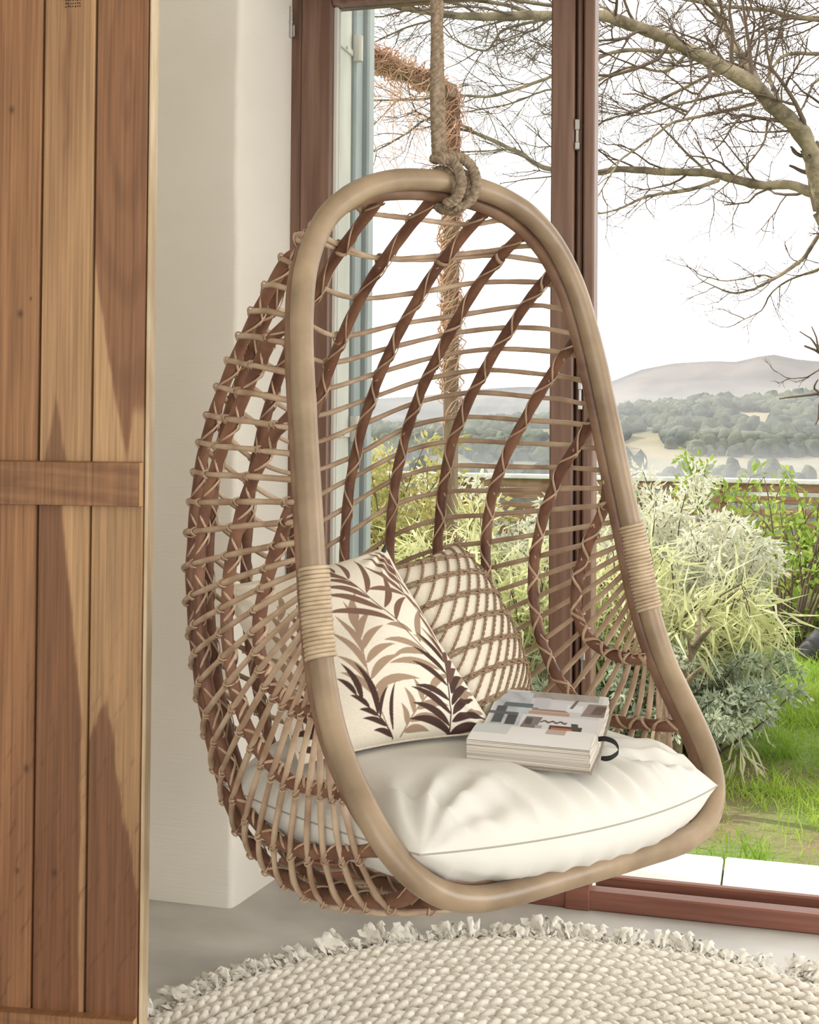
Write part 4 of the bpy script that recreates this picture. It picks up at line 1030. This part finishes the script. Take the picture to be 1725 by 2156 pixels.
bush('grey_leaf_shrub', 'low grey green leaved shrub spreading on the ground right of the chair', at(1465, 1520, 5.0)*[1, 1, 0]+[0, 0, GZ], .38, .4, .50, 60, 10000, .030, .0065, M_grey, M_twig, .1, .4)
bush('grey_leaf_shrub', 'low grey green leaved shrub seen between the lower right canes', at(1300, 1560, 4.9)*[1, 1, 0]+[0, 0, GZ], .42, .35, .45, 40, 5500, .034, .007, M_grey, M_twig, .1, .4)
bush('leggy_shrub', 'leggy shrub with many bare upright stems and sparse green leaves, at the right', at(1650, 1345, 7.3)*[1, 1, 0]+[0, 0, GZ], .75, .45, 1.02, 46, 900, .050, .013, M_green, M_twig, .05, .5, stem_r=.009, zmin=.5)
bush('climber', 'bright green climber over the slatted fence at the far right', at(1700, 1330, 8.2)*[1, 1, 0]+[0, 0, GZ], .55, .2, 1.0, 22, 700, .065, .020, M_green, M_twig, .1, .4)
bush('rose_shrub', 'arching green rose stems rising above the fence before the valley', at(1540, 1345, 7.9)*[1, 1, 0]+[0, 0, GZ], .70, .3, 1.28, 14, 600, .055, .014, M_green, M_twig, .10, .5, stem_r=.006, zmin=.55)
bush('ground_creeper', 'low broad leaved green creeper on the ground at the far right below the fence', at(1690, 1330, 7.6)*[1, 1, 0]+[0, 0, GZ], .45, .5, .26, 30, 1200, .055, .022, M_green, M_twig, .1, .4)
bush('flower_clump', 'clump of orange and yellow flowers behind the lower right canes', at(1350, 1600, 4.45)*[1, 1, 0]+[0, 0, GZ], .22, .12, .16, 30, 700, .028, .010, M_orange, M_twig, .1, .5, cat='flowers')
# dead forked branch standing in the silver shrubs
def limb(mb, pts, r, sides=8, n=None, col=None):
    n = n or max(10, len(pts)*6); C_ = crs(np.array(pts), n); rr_ = np.interp(np.linspace(0, 1, n), np.linspace(0, 1, len(r)), r); tube(mb, C_, rr_, sides); return C_
mb = MB(); pa = lambda *l, t=4.7: [at(x, y, t+d) for x, y, d in l]
limb(mb, pa((1425, 1500, 0), (1440, 1420, .05), (1462, 1365, .02), (1500, 1318, -.05)), [.024, .020, .015, .007])
limb(mb, pa((1462, 1365, .02), (1470, 1330, .08), (1474, 1288, .12)), [.013, .011, .006]); limb(mb, pa((1435, 1450, .03), (1462, 1420, -.03), (1480, 1405, -.05)), [.014, .011, .007])
limb(mb, pa((1455, 1380, .02), (1450, 1350, 0), (1447, 1335, 0)), [.008, .006, .004]); limb(mb, [at(1425, 1500, 4.7), at(1418, 1560, 4.72)*[1, 1, 0]+[0, 0, GZ]], [.026, .028])
build('dead_branch', mb, M_bark, None, label='bare forked dead branch among the grey shrubs', cat='branch', loc=at(1420, 1560, 4.7)*[1, 1, 0]+[0, 0, GZ])
mb = MB(); p0 = at(1400, 1560, 4.45)*[1, 1, 0]+[0, 0, GZ]
limb(mb, [p0, p0+np.array([-.02, 0, .16]), p0+np.array([.01, .02, .34])], [.035, .030, .026]); build('tree_stump', mb, M_bark, None, label='dark mossy thin stump behind the lowest canes at the right', cat='stump', loc=p0)
mb = MB(); p0 = at(1305, 1500, 5.1)*[1, 1, 0]+[0, 0, GZ]; p0[2] = GZ; a = np.linspace(0, 2*pi, 25)[:-1]
pf = [(.06, 0), (.075, .05), (.085, .12), (.088, .13), (.078, .13), (.072, .06)]
G = np.array([[p0+np.array([r*cos(t_), r*sin(t_), z]) for r, z in pf] for t_ in a]); grid(mb, G, closed_u=True); build('flower_pot', mb, M_black, None, label='grey round pot half hidden behind the canes under the book', cat='pot', loc=p0)
# dark garden lantern / can lying by the leggy shrub
p0 = at(1695, 1345, 6.9)*[1, 1, 0]+[0, 0, GZ]; lan = empty('watering_can', p0, 'dark grey can lying tipped on the ground at the right edge, beneath the bare stems', 'can')
ax_ = np.array([.55, .2, .8]); ax_ /= np.linalg.norm(ax_); mb = MB(); tube(mb, [p0+ax_*.02, p0+ax_*.05, p0+ax_*.15, p0+ax_*.19], [.055, .07, .062, .045], 16); build('body', mb, M_black, lan)
mb = MB(); tube(mb, [p0+ax_*.05+np.array([.04, -.03, 0]), p0+np.array([.15, -.04, .10]), p0+np.array([.22, -.06, .03])], [.013, .010, .008], 8); build('spout', mb, M_black, lan)
mb = MB(); tube(mb, crs(np.array([p0+ax_*.17+np.array([-.03, 0, .02]), p0+ax_*.25, p0+ax_*.2+np.array([.08, 0, .0])]), 14), .006, 6); build('handle', mb, M_black, lan)

# slatted timber fence along the end of the garden
FYc = at(1500, 1000, 9.6)[1]
fence = empty('slatted_fence', (.2, FYc, GZ), 'brown horizontal slatted timber fence at the end of the garden', 'fence')
fz = at(1500, 1006, 9.6)[2]
for i in range(9):
    z1 = fz-.035-i*.088; 
    for j, x0 in enumerate(np.arange(-4.2, 3.4, 1.9)):
        mb = MB(); box(mb, (x0+.006, FYc-.012, z1-.058+rng.uniform(-.004, .004)), (x0+1.894, FYc+.012, z1), bev=.004); build('slat', mb, M_fence, fence, smooth=False)
for x0 in np.arange(-4.2, 3.5, 1.9):
    mb = MB(); box(mb, (x0-.035, FYc+.013, GZ-.6), (x0+.035, FYc+.08, fz-.01), bev=.004); build('post', mb, M_fence, fence, smooth=False)
for x0 in (-4.2, -.4):
    mb = MB(); box(mb, (x0, FYc-.05, fz-.03), (x0+3.78, FYc+.06, fz), bev=.004); build('cap_board', mb, M_shutter, fence, smooth=False, label='pale top board')
# sleeper edging
sy = FYc-.9; slp = empty('timber_edging', (.9, sy, GZ), 'low stacked timber edging, sunlight put into the pale colour of its top, before the slatted fence', 'edging')
for i, (y_, z_) in enumerate(((0, .0), (.16, .14), (.32, .26))):
    for x0 in (-.25, 1.0):
        mb = MB(); box(mb, (x0+.01, sy+y_, GZ+z_-.02), (x0+1.24, sy+y_+.14, GZ+z_+.10), bev=.01); build('sleeper', mb, M_shutter if i == 2 else M_fence, slp, smooth=False)  # top course takes the pale colour in place of sunlight

# vine covered pergola post and beam
pp = at(948, 1005, 5.6); pg = empty('pergola_post', (pp[0], pp[1], GZ), 'tall wooden post and sloping beam overgrown with dry orange brown vine, seen through the glass', 'post')
top = at(948, 190, 5.6); mb = MB(); box(mb, (pp[0]-.026, pp[1]-.03, GZ), (pp[0]+.028, pp[1]+.03, top[2]), bev=.005); build('post', mb, M_post, pg, smooth=False)
b0 = at(955, 195, 5.6); b1 = at(640, 60, 4.9); dbm = (b1-b0); Lb = np.linalg.norm(dbm); dbm /= Lb; sdv = np.cross(dbm, [0, 0, 1]); sdv /= np.linalg.norm(sdv); upv = np.cross(sdv, dbm)
mb = MB(); box(mb, (0, -.022, -.03), (Lb, .022, .03), np.array([dbm, sdv, upv]), b0, bev=.004); build('beam', mb, M_post, pg, smooth=False)
mb = MB()
def vine(A, B_, n, wr_, amp):
    for _ in range(n):
        f0 = rng.uniform(0, .9); f1 = min(1, f0+rng.uniform(.08, .35)); m_ = 9; f = np.linspace(f0, f1, m_)[:, None]; p = A+(B_-A)*f+rng.normal(0, wr_, (m_, 3)); a = f[:, 0]*40+rng.uniform(0, 6)
        p[:, 0] += .04*np.cos(a); p[:, 1] += .04*np.sin(a); tube(mb, crs(p, 18), rng.uniform(.0012, .0035), 4, cap=False)
vine(np.array([pp[0], pp[1], at(948, 900, 5.6)[2]]), top, 130, .014, .04); vine(b0, b1, 210, .026, .05)
for _ in range(60):
    f = rng.uniform(0, 1); p = b0+(b1-b0)*f; q_ = [p, p+rng.normal(0, .04, 3)-[0, 0, .08], p+rng.normal(0, .10, 3)-[0, 0, .2], p+rng.normal(0, .14, 3)-[0, 0, .25*rng.uniform(.5, 1.6)]]
    tube(mb, crs(np.array(q_), 9), .0015, 4, cap=False)
build('vine', mb, M_vine, pg, kind='stuff', label='dry orange brown vine tangle')

# ================================================================== BARE TREE
TT = 8.0
tree = None
troot = at(1790, 1400, TT); troot[2] = GZ
tree = empty('bare_tree', troot, 'large bare leafless tree spreading mossy limbs across the sky at the upper right', 'tree')
twigs = MB()
def twig(p, d, L, r, depth):
    n = 5; P_ = [p]; dd_ = d.copy()
    for i in range(n):
        dd_ = dd_+rng.normal(0, .20, 3)*np.array([1, 1, .8])+np.array([0, 0, .03]); dd_ /= np.linalg.norm(dd_); P_.append(P_[-1]+dd_*L/n)
    P_ = np.array(P_); tube(twigs, P_, np.linspace(r, r*.45, n+1), 4 if depth > 1 else 3, cap=False)
    if depth <= 0: return
    for k in range(rng.integers(3, 6)):
        f = rng.uniform(.25, 1.0); i0 = min(int(f*n), n-1); q_ = P_[i0]+(P_[i0+1]-P_[i0])*(f*n-i0)
        t_ = P_[i0+1]-P_[i0]; t_ /= np.linalg.norm(t_); s_ = np.cross(t_, rng.normal(0, 1, 3)); s_ /= np.linalg.norm(s_)
        a = rng.uniform(.5, 1.05); twig(q_, t_*cos(a)+s_*sin(a), L*rng.uniform(.42, .7), r*.55, depth-1)
def branch(pts, r0, r1, t0=0., t1=0., ntw=10, L=.5, depth=2, nm='branch', side=None, sides=8):
    m_ = len(pts); P_ = [at(x, y, TT+t0+(t1-t0)*i/(m_-1)) for i, (x, y) in enumerate(pts)]
    mb = MB(); n = max(12, m_*5); C_ = crs(np.array(P_), n); C_ = C_+np.cumsum(rng.normal(0, .0035, (n, 3)), 0)*np.minimum(1, np.arange(n)/n*2)[:, None]*.6
    R_ = (r0+(r1-r0)*np.linspace(0, 1, n))*(1+.06*rng.normal(0, 1, n)); tube(mb, C_, R_, sides); build(nm, mb, M_bark, tree)
    for k in range(ntw):
        f = (k+rng.uniform(.2, .8))/ntw; f = .1+.9*f; i0 = min(int(f*(n-1)), n-2); t_ = C_[i0+1]-C_[i0]; t_ /= np.linalg.norm(t_)
        s_ = np.cross(t_, rng.normal(0, 1, 3)); s_ /= np.linalg.norm(s_); a = rng.uniform(.45, 1.0)
        twig(C_[i0], t_*cos(a)+s_*sin(a), L*rng.uniform(.6, 1.2), max(.0035, R_[i0]*.33), depth)
    t_ = C_[-1]-C_[-3]; t_ /= np.linalg.norm(t_); twig(C_[-1], t_, L, max(.003, r1*.8), depth)
px1 = 1/350.  # metres in a pixel at the tree
branch([(1790, 1400), (1800, 1050), (1785, 700), (1760, 500), (1733, 440)], .13, .075, .0, .0, 3, .5, 2, 'trunk', sides=14)
branch([(1745, 460), (1718, 355), (1694, 290), (1665, 254), (1622, 217), (1589, 181), (1535, 152), (1462, 116), (1408, 87), (1335, 58), (1263, 36), (1140, 36), (1000, 38), (850, 18)], .058, .016, 0, -.7, 22, .62, 3, 'limb', sides=12)
branch([(1606, 200), (1585, 156), (1560, 116), (1535, 72), (1499, 7), (1470, -70)], .032, .018, 0, .5, 12, .7, 3, 'limb')
branch([(1755, 470), (1725, 417), (1694, 399), (1662, 388), (1607, 389), (1553, 377), (1499, 362), (1426, 359), (1317, 353), (1252, 359), (1150, 349), (1087, 312), (994, 272)], .033, .012, 0, .5, 16, .42, 2, 'limb')
for pts, r0, r1, t0, t1, n_, L_, dp in (
    ([(1690, 290), (1655, 240), (1640, 190), (1628, 150), (1632, 105)], .020, .010, .1, .4, 8, .5, 3),
    ([(1513, 379), (1462, 397), (1383, 413), (1346, 424), (1303, 446), (1256, 456)], .014, .005, .1, -.3, 10, .25, 2),
    ([(1484, 357), (1437, 312), (1412, 283), (1386, 255)], .010, .005, 0, -.2, 4, .2, 1),
    ([(1593, 217), (1517, 237), (1426, 257), (1397, 270), (1335, 312), (1303, 337), (1281, 373), (1252, 420)], .012, .004, 0, -.5, 10, .3, 2),
    ([(1515, 153), (1491, 159), (1426, 192), (1354, 228), (1281, 254), (1249, 270), (1180, 300)], .012, .005, 0, .5, 14, .4, 3),
    ([(1564, 190), (1480, 207), (1408, 225), (1354, 239), (1295, 217)], .011, .004, 0, .4, 12, .35, 3),
    ([(1430, 98), (1412, 109), (1332, 105), (1281, 112), (1245, 127), (1148, 162), (1067, 191), (1026, 199), (966, 201), (771, 213)], .014, .006, 0, -.3, 22, .5, 3),
    ([(1450, 112), (1400, 150), (1340, 140), (1300, 150), (1240, 175), (1150, 187), (1080, 215), (986, 231)], .010, .005, 0, .4, 16, .4, 3),
    ([(1618, 250), (1607, 301), (1571, 348), (1530, 385), (1491, 417)], .008, .003, 0, -.2, 8, .25, 2),
    ([(1790, 440), (1725, 496), (1694, 543), (1633, 587), (1578, 616), (1535, 618), (1480, 598)], .018, .004, .2, -.2, 10, .26, 2),
    ([(1633, 587), (1604, 580), (1535, 594), (1484, 587), (1459, 572)], .006, .003, .1, -.3, 6, .18, 1),
    ([(1790, 540), (1725, 565), (1665, 587), (1622, 616), (1600, 652), (1560, 677)], .010, .003, .1, .3, 8, .22, 2),
    ([(1800, 700), (1740, 762), (1700, 795), (1660, 795), (1635, 782)], .008, .002, .1, .2, 4, .12, 1),
    ([(1800, 60), (1725, 40), (1665, 33), (1618, 18), (1535, 11), (1430, -6)], .020, .010, .2, .3, 16, .5, 3),
    ([(1800, 90), (1725, 112), (1658, 116), (1625, 145)], .016, .009, .2, 0, 8, .4, 2),
    ([(1790, 140), (1725, 170), (1700, 210), (1685, 240)], .012, .006, .2, 0, 8, .4, 2),
    ([(1230, 36), (1150, 40), (1061, 55), (1035, 81), (1014, 101), (970, 87), (930, 62)], .012, .004, -.5, -.6, 12, .35, 2),
    ([(1180, 30), (1060, 38), (978, 30), (929, 41), (860, 60), (790, 90)], .011, .005, -.4, -.6, 14, .4, 3),
    ([(1140, 36), (1040, 5), (900, -5), (780, 14)], .014, .006, -.4, 0, 14, .4, 3),
    ([(1300, 45), (1230, 15), (1130, 2), (1040, -15)], .016, .010, -.4, 0, 10, .5, 3),
    ([(994, 272), (913, 248), (864, 276), (823, 302), (773, 325), (740, 340)], .010, .004, .5, .6, 10, .35, 2),
    ([(1087, 312), (1020, 320), (960, 325), (905, 360)], .008, .003, .4, .5, 5, .2, 2),
    ([(1360, 66), (1300, 30), (1240, -10)], .014, .008, -.2, .2, 8, .5, 3)):
    branch(pts, r0, r1, t0, t1, n_, L_, dp)
build('twigs', twigs, M_twig, tree, kind='stuff', label='fine bare twigs')

# ================================================================== VALLEY, WOODED RIDGE, MOUNTAIN, HAZE
def far(px, d): # horizontal position at distance d along the bearing of a pixel column
    p = at(px, YH, d); return p[:2]
def terrain(name, pxs, dists, hf, m_, label):
    G = np.zeros((len(pxs), len(dists), 3))
    for j, d in enumerate(dists):
        for i, p in enumerate(pxs):
            q_ = far(p, d); G[i, j, :2] = q_; G[i, j, 2] = hf(p, d)
    mb = MB(); grid(mb, G); o = build(name, mb, m_, None, loc=G.mean((0, 1))*[1, 1, 0]); tag(o, label, kind='structure'); return o
pxs = np.linspace(-1800, 3600, 150)
pf = lambda d: (870.0)
def h_valley(p, d): return -13+1.6*math.sin(p*.004+d*.02)+.8*math.sin(p*.011+d*.05)+(8*(70-d)/70 if d < 70 else 0)
terrain('valley_floor', pxs, np.concatenate([np.linspace(45, 520, 50), [900, 1600]]), h_valley, M_valley, 'hazy valley floor of pale fields')
rid_px = [-1800, 0, 500, 700, 900, 1050, 1150, 1290, 1400, 1450, 1520, 1600, 1725, 1900, 2600, 3600]; rid_y = [880, 870, 885, 905, 900, 892, 882, 868, 852, 842, 838, 842, 836, 838, 860, 870]
def h_ridge(p, d):
    c = (870-np.interp(p, rid_px, rid_y)-4)/2800*470; f = np.clip((d-340)/130, 0, 1); b_ = np.clip((640-d)/170, 0, 1)
    return -14+(c+14)*(math.sin(f*pi/2)**1.3)*b_+.6*math.sin(p*.02+d*.04)*f
terrain('wooded_ridge', pxs, np.linspace(330, 640, 44), h_ridge, M_valley, 'wooded hillside beyond the valley')
mt_px = [-1800, -400, 300, 700, 900, 990, 1100, 1200, 1290, 1350, 1420, 1500, 1550, 1600, 1630, 1680, 1725, 1850, 2100, 2700, 3600]; mt_y = [870, 840, 850, 845, 830, 817, 810, 812, 797, 772, 758, 753, 754, 742, 738, 748, 752, 742, 775, 800, 850]
from mathutils import noise as mn
def h_mt(p, d):
    c = (870-np.interp(p, mt_px, mt_y))/2800*1750; f = np.clip((d-1150)/600, 0, 1); b_ = np.clip((2300-d)/550, 0, 1)
    r = mn.ridged_multi_fractal(Vector((p*.006, d*.0022, 0)), 1.0, 2.1, 6, 1.0, 2.0)
    return -14+(c+14)*f**1.15*b_+(r-1.2)*11*f*(1-f)*3.2*(.4+.6*b_)
terrain('mountain', np.linspace(-1800, 3600, 330), np.linspace(1120, 2300, 80), h_mt, M_hill, 'bare rounded mountain in the haze')
# trees of the valley and the ridge: far too many and too hazy to count
import bmesh
bm = bmesh.new(); bmesh.ops.create_icosphere(bm, subdivisions=2, radius=1); iv = np.array([v_.co[:] for v_ in bm.verts]); iff = np.array([[v_.index for v_ in f.verts] for f in bm.faces]); bm.free()
mb = MB()
def blob(x, y, z, r, hgt):
    k = rng.uniform(0, 6, 3); v_ = iv*(1+.22*np.sin(iv[:, :1]*4+k[0])*np.sin(iv[:, 1:2]*5+k[1])+.12*np.sin(iv[:, 2:3]*7+k[2])); v_ = v_*[r, r, hgt]+[x, y, z+hgt*.8]; mb.add(v_, iff)
for _ in range(3600):
    p = rng.uniform(500, 2150); d = rng.uniform(365, 478); 
    if math.sin(p*.013+d*.05)+math.sin(p*.031) < -.5 and d < 440: continue
    q_ = far(p, d); s_ = rng.uniform(1.2, 2.8); blob(q_[0], q_[1], h_ridge(p, d)-.5, s_, s_*rng.uniform(.8, 1.3))
for _ in range(900):
    p = rng.uniform(500, 2150); d = rng.uniform(110, 350)
    if math.sin(p*.01+d*.06)+math.sin(d*.09) < -.1: continue
    q_ = far(p, d); s_ = rng.uniform(1.0, 2.2); blob(q_[0], q_[1], h_valley(p, d)-.4, s_, s_*rng.uniform(.8, 1.5))
build('valley_trees', mb, M_forest, None, kind='stuff', label='hazy wooded slopes and scattered trees of the valley', cat='trees', loc=(-100, 350, -13))
# morning haze lying over the valley
hb = at(862, 870, 1100); mb = MB(); ang = -YAW
R_ = np.array([[cos(YAW), sin(YAW), 0], [-sin(YAW), cos(YAW), 0], [0, 0, 1]])
box(mb, (-2300, 75, -3.2), (2300, 2400, 260), R_, (0, 0, 0)); o = build('valley_haze', mb, haze, None, smooth=False); tag(o, 'thin pale haze over the hills', kind='structure')
mist = haze.copy(); mist.name = 'valley_mist'; mist.node_tree.nodes['Volume Scatter'].inputs['Density'].default_value = .0010
for k, (zt_, y1_) in enumerate(((-10.5, 350), (-8.2, 353), (-6.2, 356), (-4.6, 359))):
    mb = MB(); box(mb, (-700-k, 90+k, -40), (700+k, y1_, zt_), R_, (0, 0, 0)); o = build('valley_mist', mb, mist, None, smooth=False); tag(o, 'white morning mist lying low in the valley', kind='structure')
ridge = haze.copy(); ridge.name = 'ridge_haze'; ridge.node_tree.nodes['Volume Scatter'].inputs['Density'].default_value = .0008
mb = MB(); box(mb, (-700, 150, -3.1), (700, 470, 7.5), R_, (0, 0, 0)); o = build('ridge_haze', mb, ridge, None, smooth=False); tag(o, 'pale haze before the wooded ridge', kind='structure')
